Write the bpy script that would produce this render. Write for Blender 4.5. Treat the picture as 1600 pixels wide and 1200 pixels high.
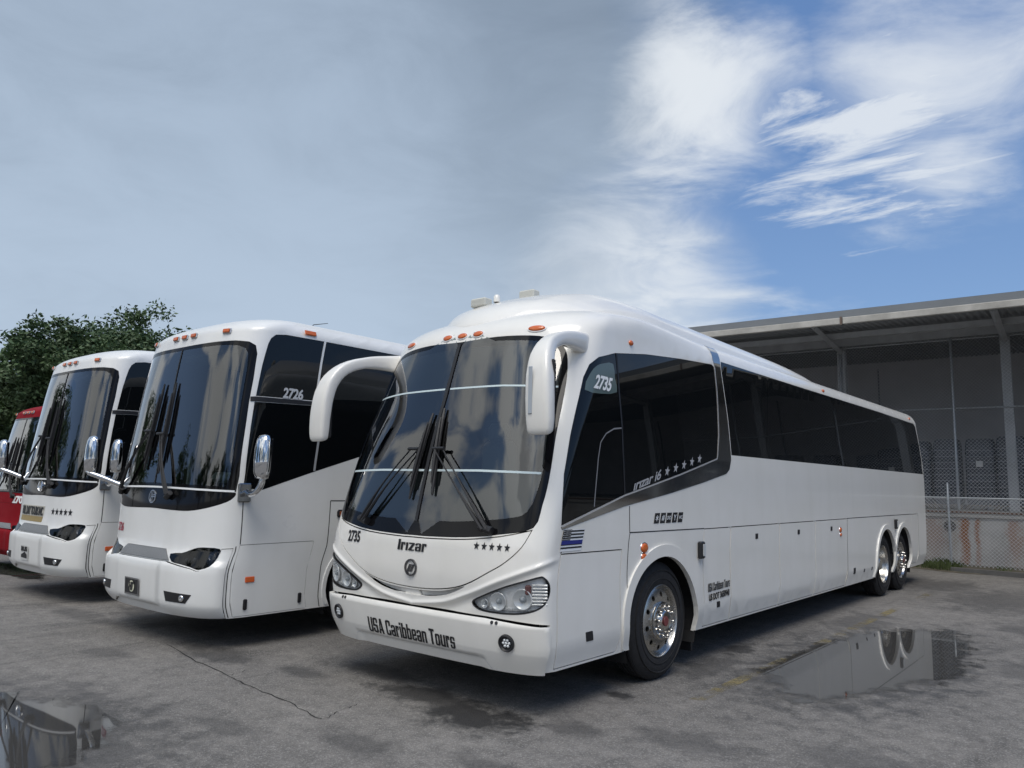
import bpy, math, random
import numpy as np
from mathutils import Vector, Matrix
from mathutils.geometry import delaunay_2d_cdt

for o in list(bpy.data.objects): bpy.data.objects.remove(o, do_unlink=True)
scene = bpy.context.scene
COL = scene.collection
R = math.radians

# ---------------------------------------------------------------- camera
cam_d = bpy.data.cameras.new('camera'); cam = bpy.data.objects.new('camera', cam_d); COL.objects.link(cam)
cam_d.sensor_width = 36.; cam_d.lens = 1199.25/1600*36; cam_d.clip_start = .05; cam_d.clip_end = 3000
YAW, PITCH, ROLL = R(39.597), R(7.361), R(1.226)
fwd = Vector((-math.sin(YAW)*math.cos(PITCH), math.cos(YAW)*math.cos(PITCH), math.sin(PITCH)))
r0 = fwd.cross(Vector((0, 0, 1))).normalized(); u0 = r0.cross(fwd)
rt = math.cos(ROLL)*r0 + math.sin(ROLL)*u0; up = -math.sin(ROLL)*r0 + math.cos(ROLL)*u0
cam.matrix_world = Matrix(((rt.x, up.x, -fwd.x, 0), (rt.y, up.y, -fwd.y, 0), (rt.z, up.z, -fwd.z, 1.78), (0, 0, 0, 1)))
scene.camera = cam
scene.render.resolution_x, scene.render.resolution_y = 1024, 768

# ---------------------------------------------------------------- sky, sun, exposure
SUN_AZ, SUN_EL = R(146), R(62)          # compass-style: direction to the sun, measured from +Y towards +X
SKY_STRENGTH = .1
sdir = Vector((math.sin(SUN_AZ)*math.cos(SUN_EL), math.cos(SUN_AZ)*math.cos(SUN_EL), math.sin(SUN_EL)))
world = bpy.data.worlds.new('World'); scene.world = world; world.use_nodes = True
HEAP_AT = (-2.3, 1.1, .2)
BANK = [(-.360, .816, .452), (-.416, .811, .410), (-.160, .880, .446), (-.225, .889, .398), (-.499, .830, .251)]     # directions of the white banks
def build_sky():
    nt = world.node_tree; N = nt.nodes; L = nt.links; N.clear()
    def nd(t, **k):
        n = N.new(t)
        for a, b in k.items(): setattr(n, a, b)
        return n
    def math_(op, a, b=None, c=None, clamp=False):
        n = nd('ShaderNodeMath', operation=op, use_clamp=clamp)
        for i, v in enumerate((a, b, c)):
            if v is None: continue
            if isinstance(v, (int, float)): n.inputs[i].default_value = v
            else: L.new(v, n.inputs[i])
        return n.outputs[0]
    def vdot(v, d):
        n = nd('ShaderNodeVectorMath', operation='DOT_PRODUCT'); L.new(v, n.inputs[0]); n.inputs[1].default_value = d; return n.outputs['Value']
    def smooth(v, a, b):
        n = nd('ShaderNodeMapRange', interpolation_type='SMOOTHSTEP'); L.new(v, n.inputs[0]); n.inputs[1].default_value = a; n.inputs[2].default_value = b; return n.outputs[0]
    def mix(f, a, b):
        n = nd('ShaderNodeMix', data_type='RGBA'); 
        if isinstance(f, float): n.inputs[0].default_value = f
        else: L.new(f, n.inputs[0])
        for i, v in ((6, a), (7, b)):
            if isinstance(v, tuple): n.inputs[i].default_value = (*v, 1)
            else: L.new(v, n.inputs[i])
        return n.outputs[2]
    def noise(v, s, det=6., ro=.55, dist=0.):
        n = nd('ShaderNodeTexNoise'); L.new(v, n.inputs['Vector']); n.inputs['Scale'].default_value = s; n.inputs['Detail'].default_value = det
        n.inputs['Roughness'].default_value = ro; n.inputs['Distortion'].default_value = dist; return n.outputs['Fac']
    tc = nd('ShaderNodeTexCoord'); d = tc.outputs['Generated']
    sky = nd('ShaderNodeTexSky', sky_type='NISHITA', sun_disc=False, sun_elevation=SUN_EL, sun_rotation=SUN_AZ, air_density=1., dust_density=.6, ozone_density=1.6)
    sep = nd('ShaderNodeSeparateXYZ'); L.new(d, sep.inputs[0]); z = sep.outputs[2]
    # cloud plane coordinates: the direction carried up to a flat layer
    zz = math_('MAXIMUM', math_('ADD', z, .12), .06)
    comb = nd('ShaderNodeCombineXYZ'); L.new(math_('DIVIDE', sep.outputs[0], zz), comb.inputs[0]); L.new(math_('DIVIDE', sep.outputs[1], zz), comb.inputs[1])
    P = comb.outputs[0]
    n1 = noise(P, .9, 7, .55, .3); n2 = noise(P, 2.6, 8, .6, .6); n3 = noise(P, .35, 3, .5)
    # thick blue-grey sheet fills one half of the sky; its edge is ragged, and it breaks up away from the dock
    e = vdot(d, (-.87, -.46, .10)); back = smooth(sep.outputs[1], .12, -.38)
    n4 = noise(P, .75, 6, .5, .5)
    e = math_('SUBTRACT', e, math_('MULTIPLY', back, math_('MULTIPLY', smooth(n4, .38, .62), 1.2)))
    sheet = smooth(math_('ADD', e, math_('MULTIPLY', math_('SUBTRACT', n1, .5), .42)), -.10, .14)
    tone = math_('ADD', math_('MULTIPLY', n3, .6), math_('ADD', math_('MULTIPLY', n2, .2), math_('MULTIPLY', n1, .2)))
    low = smooth(z, .60, .02)
    grey = mix(smooth(tone, .40, .62), (1.55, 2.0, 2.65), (2.7, 3.35, 4.25))
    grey = mix(math_('MULTIPLY', low, .8), grey, (3.5, 4.3, 5.3))
    def bank(dr, c0, c1, amp, nn):          # one loose bank of cloud round a direction
        return smooth(math_('ADD', vdot(d, dr), math_('MULTIPLY', math_('SUBTRACT', nn, .5), amp)), c0, c1)
    mpw = nd('ShaderNodeMapping'); L.new(P, mpw.inputs[0]); mpw.inputs['Scale'].default_value = (1.6, 4.2, 1); mpw.inputs['Rotation'].default_value = (0, 0, R(28))
    n5 = noise(mpw.outputs[0], 1.6, 7, .62, .5)
    nb = math_('ADD', math_('MULTIPLY', n1, .5), math_('MULTIPLY', n2, .5))
    banks = bank(BANK[0], .9915, 1.003, .050, nb)
    for k, (dr, c0, c1, amp, nn) in enumerate(((BANK[1], .9935, 1.004, .040, nb), (BANK[2], .988, 1.006, .060, nb), (BANK[3], .992, 1.003, .046, n5), (BANK[4], .985, 1.010, .030, nb))):
        banks = math_('MAXIMUM', banks, bank(dr, c0, c1, amp, nn))
    rim = math_('MULTIPLY', smooth(math_('ABSOLUTE', math_('SUBTRACT', sheet, .5)), .5, .08), smooth(n2, .40, .62))
    wisp = math_('MULTIPLY', smooth(n1, .50, .72), smooth(n2, .38, .62))
    wisp = math_('MAXIMUM', wisp, math_('MULTIPLY', back, smooth(n1, .44, .64)))
    # cloud seen towards the veiled sun is brighter
    glow = smooth(vdot(d, tuple(sdir)), .35, 1.)
    hz = smooth(z, .50, .0)
    blue = mix(.6, sky.outputs[0], (.85, 1.75, 3.8))
    blue = mix(math_('MULTIPLY', hz, .22), blue, (2.4, 3.7, 5.4))
    veil = math_('MULTIPLY', smooth(n3, .40, .62), smooth(z, .25, .65))
    blue = mix(math_('MULTIPLY', veil, .5), blue, (2.6, 3.2, 4.4))
    c = mix(math_('MULTIPLY', wisp, .7), blue, (5.2, 5.6, 6.0))
    c = mix(sheet, c, grey)
    c = mix(math_('MULTIPLY', rim, .45), c, (5.4, 5.7, 6.0))
    # broken cumulus over the far side of the yard
    mp6 = nd('ShaderNodeMapping'); L.new(d, mp6.inputs[0]); mp6.inputs['Location'].default_value = HEAP_AT
    n6 = noise(mp6.outputs[0], 3.0, 6, .5, .5)
    heap = mix(smooth(n6, .455, .57), (1.0, 1.7, 3.1), (6.2, 6.3, 6.2))
    c = mix(math_('MULTIPLY', smooth(sep.outputs[1], .0, -.35), .85), c, heap)
    c = mix(math_('MULTIPLY', banks, .82), c, (5.7, 6.0, 6.3))
    vm = nd('ShaderNodeVectorMath', operation='SCALE'); L.new(c, vm.inputs[0]); L.new(math_('ADD', 1., math_('MULTIPLY', glow, math_('MULTIPLY', math_('MAXIMUM', math_('MAXIMUM', wisp, rim), sheet), .9))), vm.inputs[3]); c = vm.outputs[0]
    bg = nd('ShaderNodeBackground'); L.new(c, bg.inputs[0]); bg.inputs[1].default_value = SKY_STRENGTH
    out = nd('ShaderNodeOutputWorld'); L.new(bg.outputs[0], out.inputs[0])
build_sky()
sun_d = bpy.data.lights.new('sun', 'SUN'); sun_d.energy = 1.5; sun_d.angle = R(38); sun_d.color = (1., .94, .85)
sun = bpy.data.objects.new('sun', sun_d); COL.objects.link(sun)
sun.rotation_euler = sdir.to_track_quat('Z', 'Y').to_euler(); sun.location = (0, 0, 30)
vs = scene.view_settings
vs.view_transform = 'Standard'; vs.look = 'None'; vs.gamma = 1.; vs.use_curve_mapping = False; vs.exposure = .52
# ---------------------------------------------------------------- coach body surface
def pchip(xs, ys):
    xs = np.asarray(xs, float); ys = np.asarray(ys, float)
    h = np.diff(xs); d = np.diff(ys) / h
    m = np.zeros_like(xs); m[0] = d[0]; m[-1] = d[-1]
    for i in range(1, len(xs) - 1):
        if d[i-1] * d[i] > 0:
            w1 = 2*h[i] + h[i-1]; w2 = h[i] + 2*h[i-1]
            m[i] = (w1 + w2) / (w1/d[i-1] + w2/d[i])
    def fn(x):
        x = np.clip(np.asarray(x, float), xs[0], xs[-1])
        i = np.clip(np.searchsorted(xs, x) - 1, 0, len(h) - 1)
        s = (x - xs[i]) / h[i]; s2 = s*s; s3 = s2*s
        return (ys[i]*(2*s3 - 3*s2 + 1) + h[i]*m[i]*(s3 - 2*s2 + s) + ys[i+1]*(3*s2 - 2*s3) + h[i]*m[i+1]*(s3 - s2))
    return fn

class Surf:
    """Shell of a coach: plan outlines (rounded front and rear) stacked by a height parameter t.
    a runs round the outline from the front centre (metres), t runs up the wall and over the roof."""
    def __init__(s, hw, wz, yf, yr, D, n, t0, rz, rin, crown, frontroll, Dref, Dr=.22, relief=None):
        s.hw, s.wz, s.yf, s.yr, s.D, s.n = hw, pchip(*wz), pchip(*yf), pchip(*yr), pchip(*D), pchip(*n)
        s.t0, s.rz, s.rin, s.crown, s.fr, s.Dref, s.Dr = t0, rz, rin, crown, frontroll, Dref, Dr
        s.t1 = t0 + rz * math.pi / 2
        s.tm = s.t1 + hw - rin - .03
        s.af = hw + Dref; s.Ls = float(s.yr(1.2)) - Dref - Dr
        s.ae = s.af + s.Ls + hw + Dr
        s.relief = relief
    def lev(s, t):
        t = np.asarray(t, float)
        th = np.clip((t - s.t0) / s.rz, 0, math.pi/2)
        k = np.clip((t - s.t1) / (s.tm - s.t1), 0, 1)
        z = np.where(t < s.t0, t, s.t0 + s.rz*np.sin(th) + s.crown*(1 - (1-k)**2))
        ins = s.rin*(1 - np.cos(th)) + k*(s.tm - s.t1)
        w = s.wz(np.minimum(t, s.t0)) - ins
        yf = s.yf(np.minimum(t, s.t0)) + s.fr*s.rin*(1-np.cos(th)) + k*(s.tm-s.t1) + .35*s.fr*np.sin(th)*s.rz
        yr = s.yr(np.minimum(t, s.t0)) - ins
        sc = np.clip(w/(.8*s.hw), .02, 1)
        return z, w, yf, yr, s.D(t)*sc, s.n(t), s.Dr*sc
    def base(s, a, t):
        a, t = np.broadcast_arrays(np.asarray(a, float), np.asarray(t, float))
        sg = np.where(a < 0, -1., 1.); A = np.abs(a)
        z, w, yf, yr, D, n, Dr = s.lev(t)
        def corner(q, D, n):
            m = q*(w + D); lo = np.zeros_like(m); hi = np.full_like(m, math.pi/2)
            for _ in range(26):
                mid = (lo+hi)/2
                v = w*np.sin(mid)**(2/n) + D*(1 - np.maximum(np.cos(mid), 0)**(2/n))
                hi = np.where(v > m, mid, hi); lo = np.where(v > m, lo, mid)
            ph = (lo+hi)/2
            return w*np.sin(ph)**(2/n), D*(1 - np.maximum(np.cos(ph), 0)**(2/n))
        x1, y1 = corner(np.clip(A/s.af, 0, 1), D, n)
        fr = np.clip((A - s.af)/s.Ls, 0, 1)
        ys = yf + D + fr*(yr - Dr - yf - D)
        x2, y2 = corner(np.clip((s.ae - A)/(s.ae - s.af - s.Ls), 0, 1), Dr, np.full_like(n, 3.))
        x = np.where(A <= s.af, x1, np.where(A <= s.af + s.Ls, w, x2))
        y = np.where(A <= s.af, yf + y1, np.where(A <= s.af + s.Ls, ys, yr - y2))
        return np.stack([sg*x, y, z], -1)
    def normal(s, a, t, e=2e-3):
        a = np.asarray(a, float); t = np.asarray(t, float)
        da = s.base(a + e, t) - s.base(a - e, t); dt = s.base(a, t + e) - s.base(a, t - e)
        nn = np.cross(da, dt); return nn / np.maximum(np.linalg.norm(nn, axis=-1, keepdims=True), 1e-12)
    def disp(s, a, t, off):
        o = np.zeros(np.broadcast(a, t).shape) + off
        if s.relief is not None: o = o + s.relief(np.asarray(a, float), np.asarray(t, float))
        return o
    def pos(s, a, t, off=0.):
        return s.base(a, t) + s.normal(a, t) * s.disp(a, t, off)[..., None]
    def nrm(s, a, t, e=4e-3):
        if s.relief is None: return s.normal(a, t)
        da = s.pos(np.asarray(a)+e, t) - s.pos(np.asarray(a)-e, t); dt = s.pos(a, np.asarray(t)+e) - s.pos(a, np.asarray(t)-e)
        nn = np.cross(da, dt); return nn / np.maximum(np.linalg.norm(nn, axis=-1, keepdims=True), 1e-12)
    def fx(s, x, t):                     # front point at lateral x -> a
        z, w, yf, yr, D, n, Dr = s.lev(t)
        u = np.clip(np.abs(x)/w, 0, 1); S = u**(n/2); ph = np.arcsin(np.clip(S, 0, 1))
        y = D*(1 - np.maximum(np.cos(ph), 0)**(2/n))
        return np.sign(x)*(np.abs(x) + y)/(w + D)*s.af
    def sy(s, y, t, side=1):             # side point at y -> a
        z, w, yf, yr, D, n, Dr = s.lev(t)
        return side*(s.af + (y - yf - D)/(yr - Dr - yf - D)*s.Ls)

BUS1_AT = (-4.85, 4.58, 0.)
def surf_main():
    return Surf(hw=1.29,
        wz=([.25, .36, .52, .56, .9, 1.9, 2.2, 2.6, 3.0, 3.3], [1.235, 1.245, 1.283, 1.288, 1.29, 1.29, 1.281, 1.259, 1.235, 1.217]),
        yf=([.25, .36, .55, .73, .85, 1.06, 1.25, 1.45, 1.82, 2.19, 2.54, 3.03, 3.3], [.17, .125, .07, .035, .02, 0, .005, .045, .13, .23, .35, .51, .61]),
        yr=([.25, .6, 1.3, 2.2, 3.3], [13.0, 13.2, 13.27, 13.27, 13.0]),
        D=([.3, .8, 1.3, 2., 3., 3.6], [.27, .27, .30, .40, .55, .60]),
        n=([.3, .8, 1.3, 2., 3., 3.6], [3.2, 3.2, 2.9, 2.6, 2.4, 2.3]),
        t0=3.12, rz=.27, rin=.26, crown=.07, frontroll=1.5, Dref=.35)

BUS2_AT = (-8.69, 4.08, 0.)
def surf_neighbour():
    return Surf(hw=1.27,
        wz=([.25, .4, .9, 1.9, 2.3, 2.8, 3.2, 3.5], [1.255, 1.265, 1.27, 1.27, 1.258, 1.232, 1.21, 1.195]),
        yf=([.25, .36, .5, .78, .92, 1.02, 1.25, 1.54, 2.4, 3.1, 3.5], [.14, .07, .03, .02, .05, .085, .10, .11, .21, .30, .37]),
        yr=([.25, .6, 1.3, 2.2, 3.4], [12.9, 13.1, 13.2, 13.2, 13.0]),
        D=([.3, .8, 1.3, 2., 3., 3.6], [.52, .52, .50, .46, .48, .50]),
        n=([.3, .8, 1.3, 2., 3., 3.6], [2.9, 2.9, 3.0, 3.1, 3.0, 2.8]),
        t0=3.42, rz=.2, rin=.24, crown=.12, frontroll=1.6, Dref=.40)
# ---------------------------------------------------------------- materials
MATS = {}
def mat(name, col=(.8, .8, .8), rough=.5, metal=0., coat=0., spec=.5, noise=0., nscale=8., bump=0., bscale=60., emit=None, dirt=0.):
    if name in MATS: return MATS[name]
    m = bpy.data.materials.new(name); m.use_nodes = True; nt = m.node_tree; N = nt.nodes; L = nt.links
    b = N['Principled BSDF']
    b.inputs['Base Color'].default_value = (*col, 1); b.inputs['Roughness'].default_value = rough; b.inputs['Metallic'].default_value = metal
    b.inputs['Coat Weight'].default_value = coat; b.inputs['Coat Roughness'].default_value = .05; b.inputs['Specular IOR Level'].default_value = spec
    if noise or bump or dirt:
        tc = N.new('ShaderNodeTexCoord'); src = tc.outputs['Object']
    if noise or dirt:
        n = N.new('ShaderNodeTexNoise'); L.new(src, n.inputs['Vector']); n.inputs['Scale'].default_value = nscale; n.inputs['Detail'].default_value = 6
        n.inputs['Roughness'].default_value = .6
        mx = N.new('ShaderNodeMix'); mx.data_type = 'RGBA'
        mr = N.new('ShaderNodeMapRange'); L.new(n.outputs['Fac'], mr.inputs[0]); mr.inputs[1].default_value = .3; mr.inputs[2].default_value = .75
        L.new(mr.outputs[0], mx.inputs[0])
        k = 1 - noise
        mx.inputs[6].default_value = (*col, 1); mx.inputs[7].default_value = (col[0]*k, col[1]*k, col[2]*k*.98, 1)
        L.new(mx.outputs[2], b.inputs['Base Color'])
        if dirt:         # faint run-off streaks
            mp = N.new('ShaderNodeMapping'); L.new(src, mp.inputs[0]); mp.inputs['Scale'].default_value = (2.2, 2.2, .3)
            n3 = N.new('ShaderNodeTexNoise'); L.new(mp.outputs[0], n3.inputs['Vector']); n3.inputs['Scale'].default_value = 2.2; n3.inputs['Detail'].default_value = 6
            m3 = N.new('ShaderNodeMapRange'); L.new(n3.outputs['Fac'], m3.inputs[0]); m3.inputs[1].default_value = .48; m3.inputs[2].default_value = .78; m3.inputs[4].default_value = dirt
            mx2 = N.new('ShaderNodeMix'); mx2.data_type = 'RGBA'; L.new(m3.outputs[0], mx2.inputs[0]); L.new(mx.outputs[2], mx2.inputs[6]); mx2.inputs[7].default_value = (.42, .40, .36, 1)
            L.new(mx2.outputs[2], b.inputs['Base Color'])
        rr = N.new('ShaderNodeMapRange'); L.new(n.outputs['Fac'], rr.inputs[0]); rr.inputs[3].default_value = rough*.8; rr.inputs[4].default_value = min(1, rough*1.35)
        L.new(rr.outputs[0], b.inputs['Roughness'])
    if bump:
        n2 = N.new('ShaderNodeTexNoise'); L.new(src, n2.inputs['Vector']); n2.inputs['Scale'].default_value = bscale; n2.inputs['Detail'].default_value = 4
        bp = N.new('ShaderNodeBump'); bp.inputs['Strength'].default_value = bump; bp.inputs['Distance'].default_value = .02; L.new(n2.outputs['Fac'], bp.inputs['Height'])
        L.new(bp.outputs[0], b.inputs['Normal'])
    if emit: b.inputs['Emission Color'].default_value = (*emit, 1); b.inputs['Emission Strength'].default_value = 1.
    MATS[name] = m; return m

def glass_mat(name, tint, refl=1., rough=.01, k=1.5, b0=.05):
    """thin tinted pane: clear tinted film plus a mirror film that strengthens towards grazing"""
    if name in MATS: return MATS[name]
    m = bpy.data.materials.new(name); m.use_nodes = True; nt = m.node_tree; N = nt.nodes; L = nt.links; N.clear()
    t = N.new('ShaderNodeBsdfTransparent'); t.inputs[0].default_value = (*tint, 1)
    g = N.new('ShaderNodeBsdfGlossy'); g.inputs['Color'].default_value = (refl, refl, refl, 1); g.inputs['Roughness'].default_value = rough
    fr = N.new('ShaderNodeFresnel'); fr.inputs['IOR'].default_value = 1.6
    ad = N.new('ShaderNodeMath'); ad.operation = 'MULTIPLY_ADD'; L.new(fr.outputs[0], ad.inputs[0]); ad.inputs[1].default_value = k; ad.inputs[2].default_value = b0; ad.use_clamp = True
    mx = N.new('ShaderNodeMixShader'); L.new(ad.outputs[0], mx.inputs[0]); L.new(t.outputs[0], mx.inputs[1]); L.new(g.outputs[0], mx.inputs[2])
    o = N.new('ShaderNodeOutputMaterial'); L.new(mx.outputs[0], o.inputs[0])
    MATS[name] = m; return m

WHITE = mat('white_coach_paint', (.85, .83, .785), .22, coat=.5, noise=.06, nscale=1.7, bump=.05, bscale=1.6, dirt=.06)
WHITE2 = mat('cool_white_coach_paint', (.815, .815, .80), .28, coat=.4, noise=.08, nscale=1.4, bump=.05, bscale=1.6, dirt=.07)
RED = mat('red_coach_paint', (.24, .004, .010), .6, coat=0., noise=.15, nscale=2., spec=.12)
BLACKGLASS = mat('dark_privacy_glass', (.004, .005, .006), .015, spec=.42)
FRIT = mat('black_glazed_border', (.006, .006, .007), .06, spec=.25)
WSGLASS = glass_mat('windshield_glass', (.60, .68, .66), k=1.6, b0=.03)
LENS = glass_mat('clear_lamp_lens', (.99, .99, .99), 1., k=.5, b0=0.)
SMOKED = glass_mat('smoked_lamp_lens', (.30, .31, .33), 1., k=.7, b0=0.)
CHROME = mat('polished_steel', (.78, .79, .80), .06, metal=1.)
BRUSHED = mat('dark_polished_trim', (.50, .50, .50), .07, metal=1.)
ALLOY = mat('brushed_alloy', (.60, .59, .57), .24, metal=1., noise=.12, nscale=20)
RUBBER = mat('tyre_rubber', (.018, .018, .020), .75, noise=.3, nscale=14, bump=.15, bscale=90)
BLACK = mat('black_plastic', (.015, .015, .017), .5)
DARKIN = mat('dark_interior', (.02, .021, .023), .9)
GAPM = mat('black_seal', (.01, .01, .011), .8)
PRINT = mat('black_print', (.012, .012, .014), .45)
WPRINT = mat('white_print', (.85, .86, .86), .4)
GREYPRINT = mat('grey_print', (.22, .22, .23), .35)
AMBER = mat('amber_lens', (.62, .13, .02), .18, coat=.6)
ORANGE = mat('orange_reflector', (.70, .13, .03), .25, coat=.4)

# ---------------------------------------------------------------- object helpers
def link(name, me, parent=None, kind=None):
    o = bpy.data.objects.new(name, me); COL.objects.link(o)
    if parent is not None: o.parent = parent
    if kind: o['kind'] = kind
    return o
def empty(name, loc=(0, 0, 0), rz=0., parent=None):
    o = link(name, None, parent); o.location = loc; o.rotation_euler = (0, 0, rz); o.empty_display_size = .3; return o
def tag(o, label, cat, group=None):
    o['label'] = label; o['category'] = cat
    if group: o['group'] = group
    return o
def mesh(name, V, F, m, smooth=False, fm=None):
    me = bpy.data.meshes.new(name); me.from_pydata([tuple(map(float, v)) for v in V], [], [tuple(f) for f in F])
    for x in (m if isinstance(m, (list, tuple)) else [m]): me.materials.append(x)
    if fm is not None: me.polygons.foreach_set('material_index', fm)
    if smooth: me.polygons.foreach_set('use_smooth', [True]*len(me.polygons))
    me.update(); return me
class MB:
    def __init__(s): s.V = []; s.F = []; s.M = []
    def add(s, V, F, mi=0):
        b = len(s.V); s.V += [tuple(v) for v in V]; s.F += [tuple(i + b for i in f) for f in F]; s.M += [mi]*len(F); return s
    def box(s, lo, hi, mi=0, bev=0.):
        x0, y0, z0 = lo; x1, y1, z1 = hi
        if bev <= 0:
            V = [(x0,y0,z0),(x1,y0,z0),(x1,y1,z0),(x0,y1,z0),(x0,y0,z1),(x1,y0,z1),(x1,y1,z1),(x0,y1,z1)]
            return s.add(V, [(3,2,1,0),(4,5,6,7),(0,1,5,4),(1,2,6,5),(2,3,7,6),(3,0,4,7)], mi)
        V = []
        c = [((x0,x1)[i], (y0,y1)[j], (z0,z1)[k], (1,-1)[i], (1,-1)[j], (1,-1)[k]) for i in (0,1) for j in (0,1) for k in (0,1)]
        for x, y, z, a, d, e in c: V += [(x, y+d*bev, z+e*bev), (x+a*bev, y, z+e*bev), (x+a*bev, y+d*bev, z)]
        F = []
        ix = lambda i, j, k, w: (i*4 + j*2 + k)*3 + w
        for i in (0,1): q = [ix(i,0,0,0), ix(i,1,0,0), ix(i,1,1,0), ix(i,0,1,0)]; F.append(q if i else q[::-1])
        for j in (0,1): q = [ix(0,j,0,1), ix(0,j,1,1), ix(1,j,1,1), ix(1,j,0,1)]; F.append(q if j else q[::-1])
        for k in (0,1): q = [ix(0,0,k,2), ix(1,0,k,2), ix(1,1,k,2), ix(0,1,k,2)]; F.append(q if k else q[::-1])
        for j in (0,1):
            for k in (0,1): F.append((ix(0,j,k,1), ix(1,j,k,1), ix(1,j,k,2), ix(0,j,k,2)))
        for i in (0,1):
            for k in (0,1): F.append((ix(i,0,k,0), ix(i,1,k,0), ix(i,1,k,2), ix(i,0,k,2)))
        for i in (0,1):
            for j in (0,1): F.append((ix(i,j,0,0), ix(i,j,1,0), ix(i,j,1,1), ix(i,j,0,1)))
        for i in (0,1):
            for j in (0,1):
                for k in (0,1): F.append((ix(i,j,k,0), ix(i,j,k,1), ix(i,j,k,2)))
        return s.add(V, F, mi)
    def tube(s, pts, rad, n=8, mi=0, cap=True, flat=1.):
        pts = [Vector(p) for p in pts]; rad = rad if isinstance(rad, (list, tuple)) else [rad]*len(pts)
        V = []; up = None
        for i, p in enumerate(pts):
            d = (pts[min(i+1, len(pts)-1)] - pts[max(i-1, 0)]).normalized()
            if up is None: up = Vector((0,0,1)) if abs(d.z) < .9 else Vector((1,0,0))
            a = d.cross(up).normalized(); b = a.cross(d).normalized(); up = b
            for k in range(n):
                t = 2*math.pi*k/n; V.append(p + (a*math.cos(t) + b*math.sin(t)*flat)*rad[i])
        F = [(i*n+k, i*n+(k+1) % n, (i+1)*n+(k+1) % n, (i+1)*n+k) for i in range(len(pts)-1) for k in range(n)]
        if cap: F += [tuple(range(n))[::-1], tuple(range((len(pts)-1)*n, len(pts)*n))]
        return s.add(V, F, mi)
    def lathe(s, prof, n=40, mi=0, org=(0,0,0), axis='x', closed=False):
        """profile of (axial, radius)"""
        V = []
        for k in range(n):
            t = 2*math.pi*k/n; c, q = math.cos(t), math.sin(t)
            for x, r in prof:
                v = {'x': (x, r*c, r*q), 'y': (r*q, x, r*c), 'z': (r*c, r*q, x)}[axis]
                V.append((v[0]+org[0], v[1]+org[1], v[2]+org[2]))
        m = len(prof); F = []
        for k in range(n):
            for i in range(m-1): F.append((k*m+i, ((k+1) % n)*m+i, ((k+1) % n)*m+i+1, k*m+i+1))
        return s.add(V, F, mi)
    def build(s, name, m, parent=None, smooth=False, angle=None, kind=None):
        me = mesh(name, s.V, s.F, m, smooth or angle is not None, s.M if isinstance(m, (list, tuple)) else None)
        if angle is not None: me.set_sharp_from_angle(angle=R(angle))
        return link(name, me, parent, kind)

def inside(pts, poly):
    x = pts[:, 0]; y = pts[:, 1]; r = np.zeros(len(pts), bool); n = len(poly)
    for i in range(n):
        x0, y0 = poly[i]; x1, y1 = poly[(i+1) % n]
        if y0 == y1: continue
        c = (y0 > y) != (y1 > y)
        r ^= c & (x < (x1-x0)*(y-y0)/(y1-y0) + x0)
    return r
def area(p): return .5*sum(p[i][0]*p[(i+1) % len(p)][1] - p[(i+1) % len(p)][0]*p[i][1] for i in range(len(p)))
def inset(p, d):
    """polygon shrunk by d (grown when d < 0)"""
    p = [tuple(q) for q in p]
    if area(p) < 0: p = p[::-1]
    if d == 0: return p
    o = []; n = len(p)
    for i in range(n):
        a = Vector(p[i-1]); b = Vector(p[i]); c = Vector(p[(i+1) % n])
        e = (b-a); f = (c-b)
        if e.length < 1e-9 or f.length < 1e-9: o.append(tuple(b)); continue
        e.normalize(); f.normalize(); n1 = Vector((-e.y, e.x)); n2 = Vector((-f.y, f.x))
        k = max(1 + n1.dot(n2), .35)
        o.append(tuple(b + (n1+n2)*d/k))
    return o
def dense(p, h, closed=True):
    o = []; n = len(p)
    for i in range(n if closed else n-1):
        a = np.array(p[i], float); b = np.array(p[(i+1) % n], float); k = max(1, int(math.ceil(np.linalg.norm(b-a)/h)))
        for j in range(k): o.append(tuple(a + (b-a)*j/k))
    if not closed: o.append(tuple(p[-1]))
    return o
def smoothp(p, k=4, closed=True):
    """Catmull-Rom rounding of a polyline"""
    n = len(p); o = []
    P = lambda i: np.array(p[i % n] if closed else p[min(max(i, 0), n-1)], float)
    for i in range(n if closed else n-1):
        a, b, c, d = P(i-1), P(i), P(i+1), P(i+2)
        for j in range(k):
            t = j/k; o.append(tuple(.5*((2*b) + (c-a)*t + (2*a-5*b+4*c-d)*t*t + (3*b-a-3*c+d)*t**3)))
    if not closed: o.append(tuple(p[-1]))
    return o
def rounded(p, r, k=4):
    """polygon with its corners cut round"""
    o = []; n = len(p)
    for i in range(n):
        a = Vector(p[i-1]); b = Vector(p[i]); c = Vector(p[(i+1) % n]); d1 = (a-b); d2 = (c-b)
        q = min(r, d1.length*.45, d2.length*.45); s = b + d1.normalized()*q; e = b + d2.normalized()*q
        for j in range(k+1):
            t = j/k; o.append(tuple(s*(1-t)**2 + b*2*t*(1-t) + e*t*t))
    return o
def rect(x0, y0, x1, y1, r=0., k=3):
    p = [(x0, y0), (x1, y0), (x1, y1), (x0, y1)]
    return rounded(p, r, k) if r else p
def ellipse(cx, cy, rx, ry, n=20): return [(cx + rx*math.cos(2*math.pi*i/n), cy + ry*math.sin(2*math.pi*i/n)) for i in range(n)]

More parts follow.
